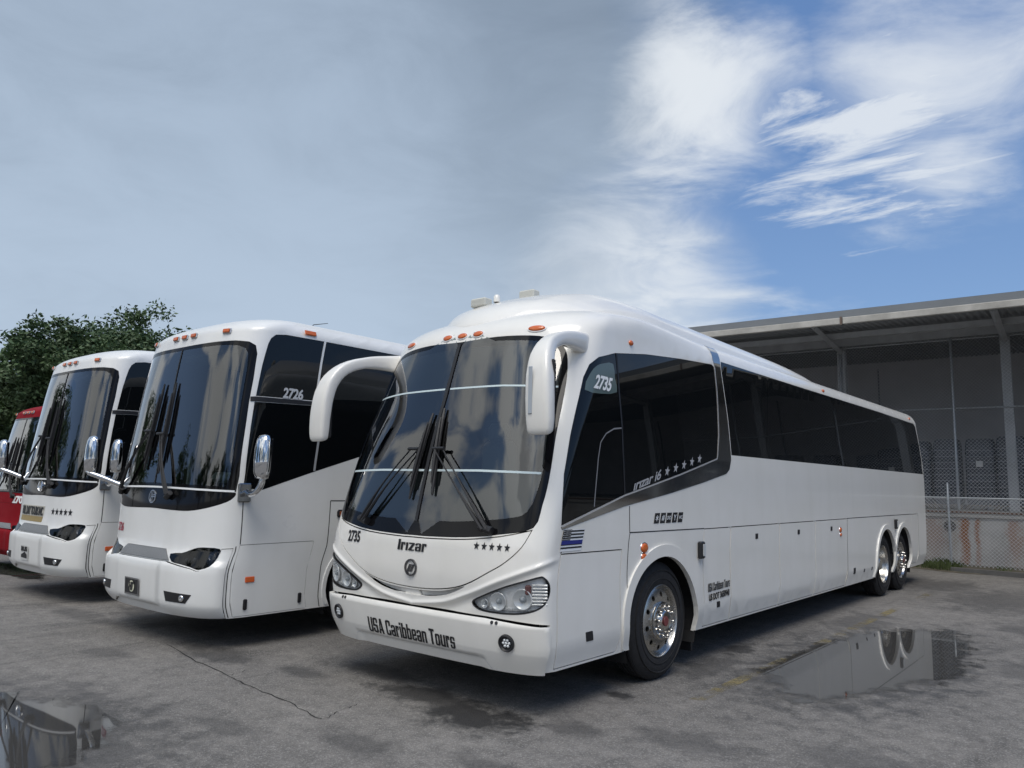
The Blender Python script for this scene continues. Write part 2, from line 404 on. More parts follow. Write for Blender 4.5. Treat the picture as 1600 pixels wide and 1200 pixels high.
def sheet(poly, holes, fpos, fnrm, g, lip=.02, grid=None, extra=None, clear=None):
    """triangulated sheet over a 2D outline with holes, carried to 3D by fpos(u, v); rim turned inwards by lip"""
    poly = dense(inset(poly, 0), max(g)); holes = [dense(inset(h, 0), max(g)) for h in holes]
    pts = list(poly); ed = [(i, (i+1) % len(poly)) for i in range(len(poly))]
    for h in holes:
        b = len(pts); pts += h; ed += [(b+i, b+(i+1) % len(h)) for i in range(len(h))]
    A = np.array(pts)
    if grid is None:
        lo, hi = A.min(0), A.max(0)
        gu = np.arange(lo[0]+g[0]*.5, hi[0], g[0]); gv = np.arange(lo[1]+g[1]*.5, hi[1], g[1])
    else: gu, gv = grid
    if len(gu) and len(gv):
        G = np.stack(np.meshgrid(gu, gv), -1).reshape(-1, 2)
        if clear is not None: G = G[(np.abs(G[:, 0]) > 1.74) | (np.abs(G[:, 1] - clear(np.abs(G[:, 0])) + .025) > .085)]
        if extra is not None: G = np.concatenate([G, np.array(extra)])
        k = inside(G, poly)
        for h in holes: k &= ~inside(G, h)
        G = G[k]
        for c in [A[i:i+400] for i in range(0, len(A), 400)]:
            if len(G): G = G[np.min(np.hypot(G[:, None, 0]-c[None, :, 0], G[:, None, 1]-c[None, :, 1]), 1) > (.004 if extra is not None else min(g)*.35)]
        pts = pts + [tuple(q) for q in G]
    r = delaunay_2d_cdt([Vector(q) for q in pts], ed, [], 0, 1e-7)
    uv = np.array([tuple(q) for q in r[0]]); T = np.array([f for f in r[2] if len(f) == 3])
    cen = uv[T].mean(1); k = inside(cen, poly)
    for h in holes: k &= ~inside(cen, h)
    T = T[k]
    q = uv[T]; ar = (q[:, 1, 0]-q[:, 0, 0])*(q[:, 2, 1]-q[:, 0, 1]) - (q[:, 2, 0]-q[:, 0, 0])*(q[:, 1, 1]-q[:, 0, 1])
    T[ar < 0] = T[ar < 0][:, ::-1]
    P = fpos(uv[:, 0], uv[:, 1]); Nn = fnrm(uv[:, 0], uv[:, 1])
    used = np.unique(T); mp = -np.ones(len(uv), int); mp[used] = np.arange(len(used)); P = P[used]; Nn = Nn[used]; T = mp[T]
    V = [tuple(p) for p in P]; F = [tuple(t) for t in T]; LN = [Nn[i] for t in T for i in t]
    if lip:
        E = {}
        for t in T:
            for i in range(3): E[(t[i], t[(i+1) % 3])] = 1
        b = {}
        def dup(i, deep):
            key = (i, deep)
            if key not in b: b[key] = len(V); V.append(tuple(P[i] - (Nn[i]*lip if deep else 0)))
            return b[key]
        for (i, j) in list(E):
            if (j, i) not in E:
                f = (dup(j, 0), dup(i, 0), dup(i, 1), dup(j, 1)); F.append(f)
                n = np.cross(P[i]-P[j], -Nn[i]); n = n/max(np.linalg.norm(n), 1e-9); LN += [n]*4
    return V, F, LN
def sheet_obj(name, data, m, parent=None, kind=None):
    V, F, LN = data
    me = bpy.data.meshes.new(name); me.from_pydata([tuple(map(float, v)) for v in V], [], [tuple(map(int, f)) for f in F]); me.materials.append(m)
    me.polygons.foreach_set('use_smooth', [True]*len(me.polygons)); me.update()
    me.normals_split_custom_set([tuple(map(float, n)) for n in LN])
    return link(name, me, parent, kind)
def patch(name, S, poly, m, parent, holes=(), off=0., lip=.02, gap=0., g=(.09, .07), grid=None, extra=None, clear=None):
    """a piece of a coach's skin, outlined in (a, t)"""
    return sheet_obj(name, sheet(inset(poly, gap), [inset(h, -gap if gap < 0 else 0) for h in holes],
        lambda u, v: S.pos(u, v, off), lambda u, v: S.nrm(u, v), g, lip, grid, extra, clear), m, parent)
def strip(name, S, line, w, m, parent, off=.002, h=.06):
    """narrow band along a line on the skin"""
    L = np.array(dense(line, h, False)); d = np.gradient(L, axis=0); d /= np.maximum(np.linalg.norm(d, axis=1, keepdims=True), 1e-9)
    n = np.stack([-d[:, 1], d[:, 0]], -1)*w/2
    A = L + n; B = L - n; P = np.concatenate([S.pos(A[:, 0], A[:, 1], off), S.pos(B[:, 0], B[:, 1], off)])
    k = len(L); F = [(i+k, i+k+1, i+1, i) for i in range(k-1)]
    return link(name, mesh(name, P, F, m, True), parent)
def text_verts(s, bold=.02):
    c = bpy.data.curves.new('txt', 'FONT'); c.body = s; c.fill_mode = 'FRONT'; c.offset = bold; c.resolution_u = 3; c.align_x = 'CENTER'; c.space_character = .96
    o = bpy.data.objects.new('txt', c); COL.objects.link(o)
    me = bpy.data.meshes.new_from_object(o.evaluated_get(bpy.context.evaluated_depsgraph_get()))
    V = np.array([v.co[:2] for v in me.vertices]); F = [tuple(p.vertices) for p in me.polygons]
    bpy.data.objects.remove(o); bpy.data.curves.remove(c); bpy.data.meshes.remove(me)
    lo, hi = V.min(0), V.max(0); return (V - (lo+hi)/2)/(hi-lo), F       # unit box
def glyphs(name, S, V, F, box, m, parent, off=.003, skew=0.):
    """flat outlines laid on the skin; box = centre a, centre t, width, height, slope"""
    ca, ct, w, h = box[:4]; sl = box[4] if len(box) > 4 else 0.
    V = np.asarray(V, float)
    a = ca + V[:, 0]*w + V[:, 1]*h*skew; t = ct + V[:, 1]*h + V[:, 0]*w*sl
    P = S.pos(a, t, off); N0 = S.normal(np.array([ca]), np.array([ct]))[0]; F2 = []
    for f in F:
        n = np.cross(P[f[1]]-P[f[0]], P[f[2]]-P[f[0]]); F2.append(f if n @ N0 >= 0 else f[::-1])
    return link(name, mesh(name, P, F2, m), parent)
def lettering(S, s, box, m, parent, off=.0025, bold=.02, skew=0., name='lettering'):
    V, F = text_verts(s, min(bold, .022)); fat = max(bold-.022, 0)*.22
    if fat > 0:      # heavier strokes: the outline laid again a little to each side
        V0, F0 = V, F; sh = [(0, 0), (-1, 0), (1, 0), (-.5, .6), (.5, -.6)]
        V = np.concatenate([V0 + (a*fat/box[2], b*fat/box[3]) for a, b in sh]); F = [tuple(i + q*len(V0) for i in f) for q in range(len(sh)) for f in F0]
        return glyphs(name, S, V, F, box, m, parent, off + np.repeat(np.arange(len(sh))*.00012, len(V0)), skew)
    return glyphs(name, S, V, F, box, m, parent, off, skew)
def block_font():
    rr = lambda x0, y0, x1, y1, r=.13: rect(x0, y0, x1, y1, min(r, (x1-x0)*.48, (y1-y0)*.48), 4)
    b = rect; W = .46; t = .155; h = .75
    G = {'U': (W, [(1, rr(0, 0, W, .7, .16)), (1, b(0, .3, t, 1)), (1, b(W-t, .3, W, 1)), (0, rr(t, .13, W-t, 1.2, .05))]),
     'S': (W, [(1, rr(0, 0, W, 1, .15)), (0, rr(t, .57, W-t, .87, .05)), (0, rr(t, .13, W-t, .43, .05)), (0, b(W-t-.02, .56, W+.1, .67)), (0, b(-.1, .33, t+.02, .44))]),
     'A': (.50, [(1, [(0, 0), (.155, 1), (.345, 1), (.50, 0), (.34, 0), (.315, .2), (.185, .2), (.16, 0)]), (0, [(.20, .33), (.30, .33), (.25, .80)])]),
     'C': (W, [(1, rr(0, 0, W, 1, .15)), (0, rr(t, .13, W-t, .87, .05)), (0, b(W-t-.02, .37, W+.1, .63))]),
     'T': (.44, [(1, b(0, .85, .44, 1)), (1, b(.14, 0, .30, .9))]),
     'a': (.40, [(1, rr(0, 0, .40, h, .13)), (1, b(.25, 0, .40, .5)), (0, rr(.145, .11, .255, .31, .04)), (0, rr(.145, .43, .255, .64, .04)), (0, b(-.1, .42, .15, .53))]),
     'b': (.40, [(1, rr(0, 0, .40, h, .13)), (1, b(0, 0, .15, 1)), (0, rr(.15, .12, .255, .63, .04))]),
     'e': (.40, [(1, rr(0, 0, .40, h, .13)), (0, rr(.145, .43, .255, .64, .04)), (0, rr(.145, .11, .255, .32, .04)), (0, b(.25, .23, .5, .32))]),
     'i': (.15, [(1, b(0, 0, .15, h)), (1, b(0, .84, .15, 1))]), 'l': (.15, [(1, b(0, 0, .15, h))]), 'I': (.17, [(1, b(0, 0, .17, 1.))]),
     'n': (.40, [(1, rr(0, .2, .40, h, .13)), (1, b(0, 0, .15, h)), (1, b(.25, 0, .40, .5)), (0, b(.15, -.1, .25, .62))]),
     'o': (.40, [(1, rr(0, 0, .40, h, .13)), (0, rr(.15, .12, .25, .63, .04))]),
     'r': (.30, [(1, b(0, 0, .15, h)), (1, rr(0, .45, .30, h, .06)), (0, b(.15, .3, .2, .6)), (0, b(.2, .3, .4, .5))]),
     's': (.38, [(1, rr(0, 0, .38, h, .13)), (0, rr(.14, .43, .245, .64, .04)), (0, rr(.14, .11, .245, .32, .04)), (0, b(.23, .43, .5, .51)), (0, b(-.1, .24, .15, .32))]),
     'u': (.40, [(1, rr(0, 0, .40, .55, .13)), (1, b(0, .25, .15, h)), (1, b(.25, 0, .40, h)), (0, b(.15, .13, .25, .9))]),
     'z': (.40, [(1, b(0, .62, .40, h)), (1, b(0, 0, .40, .13)), (1, [(0, .12), (.18, .12), (.40, .63), (.22, .63)])])}
    return G
FONT = block_font()
def block_text(s, gap=.055, space=.20):
    x = 0.; V = []; F = []
    for ch in s:
        if ch == ' ': x += space; continue
        w, ops = FONT[ch]; pts = []; ed = []
        for _, p in ops:
            q = len(pts); pts += p; ed += [(q+i, q+(i+1) % len(p)) for i in range(len(p))]
        pts = pts + [(gx, gy) for gx in np.arange(.037, w, .11) for gy in np.arange(.043, 1., .11)]
        r = delaunay_2d_cdt([Vector(q) for q in pts], ed, [], 0, 1e-5)
        P = np.array([tuple(q) for q in r[0]]); T = np.array([f for f in r[2] if len(f) == 3]); c = P[T].mean(1); k = np.zeros(len(T), bool)
        for add, p in ops:
            i = inside(c, p); k = (k | i) if add else (k & ~i)
        b0 = len(V); V += [(px+x, py) for px, py in P]; F += [tuple(int(i)+b0 for i in t) for t in T[k]]
        x += w + gap
    V = np.array(V); used = np.unique([i for f in F for i in f]); lo = V[used].min(0); hi = V[used].max(0)
    return (V - (lo+hi)/2)/(hi-lo), F
def star_poly(): return [(.5*math.sin(math.pi*i/5)*(1 if i % 2 == 0 else .42), .5*math.cos(math.pi*i/5)*(1 if i % 2 == 0 else .42)) for i in range(10)]
def star(S, a, t, r, m, parent, off=.003, sl=0.):
    V = [(0, 0)] + star_poly(); F = [(0, i+1, (i+1) % 10 + 1) for i in range(10)]
    return glyphs('star', S, V, F, (a, t, 2*r, 2*r), m, parent, off)
def children(o): return [c for c in bpy.data.objects if c.parent == o]
def copy_tree(o, parent=None, skip=()):
    c = o.copy(); COL.objects.link(c); c.parent = parent
    for ch in children(o):
        if ch.name.split('.')[0] not in skip and not ch.get('own'): copy_tree(ch, c, skip)
    return c
def frame_on(S, a, t, off=0.):
    """local axes on the skin: across, up, outwards"""
    p = S.pos(np.array([a]), np.array([t]), off)[0]; n = Vector(S.nrm(np.array([a]), np.array([t]))[0])
    x = Vector(S.pos(np.array([a+.01]), np.array([t]))[0] - S.pos(np.array([a-.01]), np.array([t]))[0]).normalized()
    y = n.cross(x).normalized(); x = y.cross(n)
    return Matrix(((x.x, y.x, n.x, p[0]), (x.y, y.y, n.y, p[1]), (x.z, y.z, n.z, p[2]), (0, 0, 0, 1)))
def place(mb, M): mb.V = [tuple(M @ Vector(v)) for v in mb.V]; return mb
# ---------------------------------------------------------------- wheels (shared by all coaches)
def make_wheel(parent, loc, style='hub', side=1, Rr=.535, rot=0.):
    """tyre with a steel or alloy disc; +x is outwards"""
    tw = .29
    pr = [(-tw, Rr*.60), (-tw-.0, Rr*.80), (-tw+.03, Rr*.95), (-tw+.055, Rr*.985)]
    for k in range(5):
        x0 = -tw+.06+k*.036; pr += [(x0, Rr), (x0+.026, Rr), (x0+.028, Rr-.012), (x0+.034, Rr-.012)]
    pr += [(-.055, Rr*.988), (-.03, Rr*.955), (-.008, Rr*.86), (0., Rr*.78), (-.006, Rr*.66), (-.016, Rr*.615), (-.03, Rr*.585)]
    mb = MB().lathe(pr, 56)
    # raised moulding rings on the side wall
    for rr_ in (.86, .72): mb.lathe([(-.012, Rr*(rr_-.012)), (.003, Rr*(rr_-.006)), (.003, Rr*(rr_+.006)), (-.012, Rr*(rr_+.012))], 56)
    w = mb.build('wheel', RUBBER, parent, angle=40)
    w.location = loc; w.rotation_euler = (rot, 0, 0 if side > 0 else math.pi)
    rr = Rr*.59
    if style == 'dish':
        rim = MB().lathe([(-.03, rr), (-.008, rr*1.01), (-.004, rr*.97), (-.02, rr*.94), (-.05, rr*.915), (-.15, rr*.88), (-.19, rr*.80), (-.20, rr*.5), (-.17, rr*.42), (-.15, rr*.40), (-.07, rr*.36), (-.05, rr*.30), (-.05, .001)], 56)
        rim.build('rim', ALLOY, w, angle=35)
        for k in range(10):
            t = 2*math.pi*k/10
            MB().lathe([(-.19, .016), (-.155, .016), (-.15, .010), (-.15, .001)], 8, org=(0, rr*.62*math.cos(t), rr*.62*math.sin(t))).build('wheel_nut', CHROME, w, angle=30)
        return w
    # disc with ten hand holes
    r_in, r_out = rr*.56, rr*.93
    def fp(u, v):
        r = np.hypot(u, v); x = np.interp(r, [0, r_in, rr*.70, rr*.84, r_out], [-.004, -.004, -.012, -.022, -.05])
        return np.stack([x, u, v], -1)
    def fn(u, v):
        r = np.maximum(np.hypot(u, v), 1e-6); s = np.interp(r, [r_in, rr*.7, rr*.84, r_out], [.0, .12, .25, .55])
        n = np.stack([np.ones_like(r), s*u/r, s*v/r], -1); return n/np.linalg.norm(n, axis=-1, keepdims=True)
    hs = [ellipse(rr*.76*math.cos(2*math.pi*k/10), rr*.76*math.sin(2*math.pi*k/10), .024, .024, 12) for k in range(10)]
    rim = sheet_obj('rim', sheet(ellipse(0, 0, r_out, r_out, 56), hs + [ellipse(0, 0, r_in*.9, r_in*.9, 40)], fp, fn, (.03, .03), .03), ALLOY, w)
    MB().lathe([(-.05, r_out*.985), (-.052, rr*.95), (-.03, rr*.985), (-.012, rr*1.0), (-.003, rr*1.02), (-.006, rr*1.045), (-.03, rr*1.05)], 56).build('rim_flange', ALLOY, w, angle=35)
    MB().lathe([(-.11, rr*.97), (-.11, .02)], 32).build('brake_drum', BLACK, w)
    hubm = mat('worn_chrome', (.66, .64, .61), .14, metal=1., noise=.2, nscale=30)
    MB().lathe([(-.02, r_in*1.0), (.012, r_in*.97), (.018, r_in*.90), (.018, r_in*.62), (.045, r_in*.56), (.055, r_in*.50), (.05, r_in*.42), (.045, .001)], 44).build('hub_cover', hubm, w, angle=30)
    for k in range(10):
        t = 2*math.pi*(k+.5)/10
        MB().lathe([(.012, .021), (.045, .019), (.062, .013), (.066, .001)], 10, org=(0, r_in*.77*math.cos(t), r_in*.77*math.sin(t))).build('wheel_nut', hubm, w, angle=35)
    MB().lathe([(.05, .045), (.0535, .043), (.0535, .001)], 20).build('hub_badge', mat('hub_badge_red', (.20, .05, .05), .4), w)
    return w

def arch_liner(parent, S, a, side, rx, t=.5, depth=.5):
    c = S.pos(np.array([a*1.]), np.array([t]))[0]; n = 24; V = []; F = []
    for i in range(n+1):
        th = math.pi*(-.12 + 1.24*i/n); y = c[1] - (rx+.02)*math.cos(th); z = t + (rx+.02)*math.sin(th)
        V += [(c[0]-side*.02, y, z), (c[0]-side*depth, y, z)]
    F = [(2*i, 2*i+1, 2*i+3, 2*i+2) for i in range(n)]
    b = len(V); V += [V[2*i+1] for i in range(n+1)]; F.append(tuple(b+i for i in range(n+1)))
    return link('wheel_well', mesh('wheel_well', V, F, GAPM), parent)

mir = lambda p: [(-a, t) for a, t in p]
def sym(half): return half + [(-a, t) for a, t in half[::-1] if abs(a) > 1e-6]

# ---------------------------------------------------------------- the big white coach in front
def make_main_coach():
    S = surf_main()
    ridge = pchip([0, .37, .67, 1.03, 1.36, 1.66, 2.2], [.765, .81, .90, 1.03, 1.13, 1.20, 1.23])
    def relief(a, t):
        A = np.abs(a); zr = ridge(A); f = np.clip((1.72-A)/.3, 0, 1)
        d = t - zr
        sh = .055*np.exp(-((t-3.34)/.11)**2)*np.clip((A-1.45)/.5, 0, 1)*np.clip((3.75-A)/1.4, 0, 1)*np.clip((t-3.11)/.08, 0, 1)
        return f*(.016*np.exp(-(d/.022)**2) - .014*np.exp(-((d+.06)/.05)**2)) + sh
    S.relief = relief
    S0 = surf_main()
    Sb = surf_main()
    def rb(a, t):
        A = np.abs(a); ch = np.clip((.76-t)/.055, 0, 1); o = .012 + .028*(ch*ch*(3-2*ch))
        low = np.clip((.455-t)/.02, 0, 1)*np.clip((.86-A)/.08, 0, 1); belly = np.clip((.50-t)/.16, 0, 1)
        return (o - .016*low - .02*belly)*np.clip((1.62-A)/.1, 0, 1)
    Sb.relief = rb
    root = empty('coach_bus', BUS1_AT)
    tag(root, 'large white coach in front with curved smiling nose and black bumper lettering', 'bus', 'coaches parked side by side')
    ws = sym([(0, 3.068), (.4, 3.08), (.78, 3.065), (.98, 3.035), (1.12, 2.98), (1.22, 2.88), (1.275, 2.7), (1.30, 2.5), (1.33, 2.17), (1.37, 1.81), (1.365, 1.62), (1.32, 1.44), (.99, 1.38), (.61, 1.34), (.19, 1.325), (0, 1.325)])
    ws = smoothp(ws, 3)
    pane = smoothp([(.02, 1.452), (.28, 1.452), (.53, 1.458), (1.01, 1.5), (1.22, 1.56), (1.285, 1.8), (1.255, 2.17), (1.228, 2.5), (1.205, 2.72), (1.14, 2.9), (1.05, 2.97), (.9, 3.012), (.4, 3.045), (.02, 3.04)], 3)
    pane = [(max(a, .018), t) for a, t in pane]
    U = [(1.32, 1.43), (1.24, 1.29), (1.08, 1.17), (.92, 1.09), (.65, .97), (.37, .91), (0, .89)]
    wsb = [(1.32, 1.43), (.99, 1.37), (.61, 1.33), (.19, 1.315), (0, 1.315)]
    hood = smoothp(U + mir(U[:-1])[::-1], 4, False) + smoothp(mir(wsb)[:-1] + wsb[::-1], 3, False)[1:-1]
    rec = smoothp([(.64, .962), (.37, .9), (0, .882), (-.37, .9), (-.64, .962), (-.52, .905), (-.36, .862), (-.14, .838), (.14, .838), (.36, .862), (.52, .905)], 3)
    hl = smoothp([(.72, .85), (.80, .895), (1.10, 1.0), (1.44, 1.08), (1.52, 1.075), (1.58, 1.03), (1.59, .97), (1.55, .90), (1.46, .842), (1.29, .80), (1.08, .782), (.84, .785), (.75, .81)], 3)
    bump = [(-1.48, .335), (1.48, .335), (1.565, .722), (1.3, .735), (.88, .752), (.44, .752), (0, .752), (-.44, .752), (-.88, .752), (-1.3, .735), (-1.565, .722)]
    side_f = [(1.64, 1.458), (1.52, 1.86), (1.487, 2.17), (1.472, 2.41), (1.463, 2.68), (1.50, 2.80), (1.60, 2.88), (1.85, 2.955), (2.42, 3.025), (3.16, 3.08), (3.94, 3.12), (4.01, 3.10), (4.12, 2.82), (4.26, 2.34), (4.29, 2.09), (3.46, 1.90), (2.89, 1.78), (2.50, 1.70)]
    belt = [(1.64, 1.448), (2.50, 1.69), (2.89, 1.77), (3.46, 1.89), (4.285, 2.08), (4.30, 2.09), (4.272, 2.34), (4.132, 2.82), (4.02, 3.10), (3.92, 3.20), (3.83, 3.36), (3.80, 3.44), (4.0, 3.44), (4.07, 3.34), (4.23, 3.02), (4.46, 2.55), (4.63, 2.17), (4.66, 2.09), (4.64, 1.98), (4.57, 1.93), (4.04, 1.83), (3.38, 1.72), (2.54, 1.60), (1.66, 1.425)]
    rear_g = [(4.66, 2.14), (14.3, 2.14), (14.32, 2.7), (14.28, 3.10), (14.15, 3.155), (4.17, 3.185), (4.25, 3.02), (4.48, 2.55), (4.65, 2.17)]
    door0 = rounded([(1.585, .37), (2.50, .37), (2.57, .50), (2.61, 1.235), (1.70, 1.245), (1.655, .7)], .02)
    arch_f = ellipse(3.345, .5, .665, .63, 40); arch_1 = ellipse(11.27, .5, .60, .63, 36); arch_2 = ellipse(12.47, .5, .60, .63, 36)
    cuts = [4.18, 4.84, 6.29, 7.61, 9.05]
    doors = [rect(cuts[i], .37, cuts[i+1], 1.36, .015) for i in range(4)]
    eng = rect(13.12, .42, 13.66, 1.355, .015)
    lefts = [mir(side_f), mir(belt), mir(rear_g), mir(arch_f), mir(arch_1), mir(arch_2)]
    holes = [ws, hood, rec, hl, mir(hl), bump, side_f, belt, rear_g, door0, arch_f, arch_1, arch_2, eng] + doors + lefts
    ga = np.unique(np.concatenate([np.arange(-1.8, 1.81, .045), np.arange(1.8, 14.2, .3), np.arange(14.0, S.ae, .06), -np.arange(1.8, 14.2, .3), -np.arange(14.0, S.ae, .06)]))
    gt = np.concatenate([np.arange(.37, 1.3, .028), np.arange(1.3, 3.1, .09), np.arange(3.1, S.t1+.06, .035), np.arange(S.t1+.06, S.tm, .16)])
    outer = [(-S.ae, .355), (S.ae, .355), (S.ae, S.tm), (-S.ae, S.tm)]
    patch('body_shell', S, outer, WHITE, root, holes, lip=.03, g=(.12, .12), grid=(ga, gt), extra=[(sg*a, float(ridge(a)) + d) for a in np.arange(.0, 1.74, .03) for sg in (1, -1) for d in (-.1, -.08, -.06, -.045, -.033, -.022, -.014, -.007, 0, .007, .014, .022, .033, .045)], clear=ridge)
    # dark lining behind every joint
    arch_h = [inset(h, -.0) for h in (arch_f, arch_1, arch_2)]
    for sd in (1, -1):
        f_ = (lambda p: p) if sd > 0 else mir
        patch('inner_lining', S0, f_(rect(1.45, .4, 14.4, 3.25)), GAPM, root, [f_(h) for h in arch_h], off=-.045, lip=0, g=(.3, .2))
    patch('inner_lining', S0, rect(-1.46, .38, 1.46, 1.36), GAPM, root, (), off=-.13, lip=0, g=(.1, .12))
    # nose pieces
    patch('hood_panel', S, hood, WHITE, root, gap=.010, lip=.03, g=(.05, .04))
    patch('nose_recess', S0, rec, WHITE, root, off=-.035, lip=-.03, g=(.05, .03))
    patch('nose_step', S0, rounded([(-.10, .836), (.10, .836), (.07, .882), (-.07, .882)], .01), WHITE, root, off=-.012, lip=.02, g=(.04, .02))
    b = patch('bumper', Sb, bump, WHITE, root, gap=.010, lip=.05, g=(.06, .02))
    # windscreen: black border, two panes, centre bar
    patch('windscreen_border', S0, ws, FRIT, root, [inset(pane, .004), inset(mir(pane), .004)], gap=.004, off=.002, lip=.02, g=(.06, .06))
    patch('windshield', S0, pane, WSGLASS, root, off=.0, lip=0, g=(.06, .06))
    patch('windshield', S0, mir(pane), WSGLASS, root, off=.0, lip=0, g=(.06, .06))
    strip('windscreen_bar', S0, [(0, 1.44), (0, 3.05)], .034, BLACK, root, .008)
    # band across the screen and blinds just behind the glass
    VIS = mat('tinted_sun_band', (.045, .048, .058), .6)
    up_ = lambda p, t0: [q for q in p if q[1] > t0]
    vis = rect(.03, 2.63, 1.19, 3.03); 
    for f_ in (lambda p: p, mir):
        bl = patch('sun_blind', S0, f_([(.03, 2.61), (1.20, 2.585), (1.19, 2.72), (1.13, 2.88), (1.03, 2.95), (.9, 2.99), (.03, 3.02)]), VIS, root, off=-.03, lip=0, g=(.1, .1))
        strip('blind_edge', S0, f_([(.03, 2.612), (.6, 2.61), (1.21, 2.585)]), .016, mat('pale_blue_strip', (.58, .68, .70), .4), bl, .003)
        da = patch('dash_shade', S0, f_([(.03, 1.46), (1.0, 1.50), (1.21, 1.57), (1.27, 1.86), (.03, 1.875)]), mat('dash_shade_grey', (.06, .063, .068), .6), root, off=-.035, lip=0, g=(.1, .1))
        strip('shade_edge', S0, f_([(.03, 1.876), (.6, 1.877), (1.27, 1.862)]), .018, mat('pale_blue_strip'), da, .003)
    # glazing along the side
    for f_, sd in ((lambda p: p, 1), (mir, -1)):
        q = f_([(a, t) for a, t in side_f if True])
        dv = [(1.87, 2.98), (2.05, 2.60), (2.23, 2.29), (2.50, 1.69)]
        front = [(1.64, 1.458), (1.52, 1.86), (1.487, 2.17), (1.472, 2.41), (1.463, 2.68), (1.50, 2.80), (1.60, 2.88), (1.85, 2.955)] + dv[1:3] + [(2.5, 1.70)]
        back = [(1.85, 2.955), (2.42, 3.025), (3.16, 3.08), (3.94, 3.12), (4.01, 3.10), (4.12, 2.82), (4.26, 2.34), (4.29, 2.09), (3.46, 1.90), (2.89, 1.78), (2.50, 1.70), (2.23, 2.29), (2.05, 2.60)]
        for p_ in (front, back): patch('side_window', S0, f_(p_), BLACKGLASS, root, gap=.004, off=.001, lip=.02, g=(.12, .1))
        xs = [4.15, 5.68, 8.52, 11.4, 14.4]
        for i in range(4):
            lo, hi = xs[i], xs[i+1]
            pp = [(max(lo, 4.66) if i == 0 else lo, 2.14)] + [(min(hi, 14.3), 2.14)]
            pp += [(14.32, 2.7), (14.28, 3.10), (14.15, 3.155)] if i == 3 else [(hi + .0, 3.18)]
            pp += [(4.17, 3.185), (4.25, 3.02), (4.48, 2.55), (4.65, 2.17)] if i == 0 else [(lo, 3.18)]
            patch('side_window', S0, f_(pp), BLACKGLASS, root, gap=.0035, off=.001, lip=.02, g=(.3, .15))
        patch('belt_trim', S0, f_(belt), BRUSHED, root, gap=.003, off=.004, lip=.02, g=(.08, .07))
    strip('trim_edge', S0, [(1.645, 1.452), (2.50, 1.695), (2.89, 1.775), (3.46, 1.895), (4.285, 2.085), (4.29, 2.12), (4.266, 2.34), (4.126, 2.82), (4.02, 3.09)], .016, mat('bright_trim_edge', (.8, .8, .8), .25, metal=.6), root, .007)
    strip('window_bar', S0, [(1.87, 2.955), (2.05, 2.60), (2.23, 2.29), (2.50, 1.70)], .022, BLACK, root, .004)
    strip('vent_frame', S0, [(2.23, 2.285), (2.10, 2.27), (1.99, 2.22), (1.935, 2.14), (1.95, 2.0), (2.0, 1.80), (2.05, 1.60)], .014, GREYPRINT, root, .003)
    patch('number_pane', S0, smoothp([(1.515, 2.57), (1.535, 2.72), (1.60, 2.80), (1.70, 2.835), (1.85, 2.85), (1.93, 2.72), (2.01, 2.60), (1.76, 2.56)], 2), mat('pale_green_film', (.10, .14, .14), .1, spec=.5), root, off=.003, lip=0, g=(.1, .1))
    # doors and panels along the side
    def handle(a, t, par, w=.075, h=.06):
        patch('handle_recess', S0, rect(a-w/2, t-h/2, a+w/2, t+h/2, .008), BLACK, par, off=.004, lip=.006, g=(.05, .05))
    d0 = patch('service_door', S0, door0, WHITE, root, gap=.010, lip=.025, g=(.1, .06)); handle(2.08, .57, d0, .10, .075)
    hx = [(4.51, .57), (5.57, 1.23), (6.96, 1.23), (8.30, 1.23)]
    for p_, (a, t) in zip(doors, hx):
        d = patch('luggage_door', S0, p_, WHITE, root, gap=.010, lip=.025, g=(.3, .05)); handle(a, t, d)
    patch('engine_door', S0, eng, WHITE, root, gap=.010, lip=.025, g=(.3, .05))
    for l in ([(9.05, 1.36), (13.12, 1.355)], [(9.05, .37), (9.05, 1.36)], [(2.70, 1.37), (4.18, 1.36)], [(2.705, 1.37), (2.705, .75), (2.66, .37)], [(2.62, 1.60), (2.70, 1.37)], [(13.66, 1.34), (13.70, .5)], [(1.725, 1.30), (1.70, 1.245)]):
        strip('panel_joint', S0, l, .010, GAPM, root, .0015)
    for a, t, w, h in ((9.39, .56, .1, .09), (9.93, .53, .05, .05), (10.37, .53, .05, .05)):
        patch('side_vent', S0, rect(a-w/2, t-h/2, a+w/2, t+h/2, .008), BLACK, root, off=.004, lip=.006, g=(.05, .05))
    # wheel arches
    for sd, f_ in ((1, lambda p: p), (-1, mir)):
        for (c, rx, ex) in ((3.345, .665, .095), (11.27, .60, .07), (12.47, .60, .07)):
            n = 36; inn = [(c + rx*math.cos(math.pi*(-.075+1.15*i/n)), .5 + .63*math.sin(math.pi*(-.075+1.15*i/n))) for i in range(n+1)]
            out = [(c + (rx+ex)*math.cos(math.pi*(-.055+1.11*i/n)), .5 + (.63+ex*1.15)*math.sin(math.pi*(-.055+1.11*i/n))) for i in range(n+1)]
            ring = inn + out[::-1]
            ring = [(a, max(t, .365)) for a, t in ring]
            patch('wheel_arch', S0, f_(ring), WHITE, root, off=.018, lip=.03, g=(.06, .05))
            arch_liner(root, S, sd*c, sd, rx)
        for c, st in ((3.36, 'hub'), (11.26, 'dish'), (12.44, 'hub')):
            y = float(S0.pos(np.array([c]), np.array([.6]))[0][1])
            make_wheel(root, (sd*1.245, y, .535), st, sd, rot=.2)
    patch('mud_flap', S0, rect(4.05, .14, 4.09, .40), BLACK, root, off=-.06, lip=.25, g=(.1, .1))
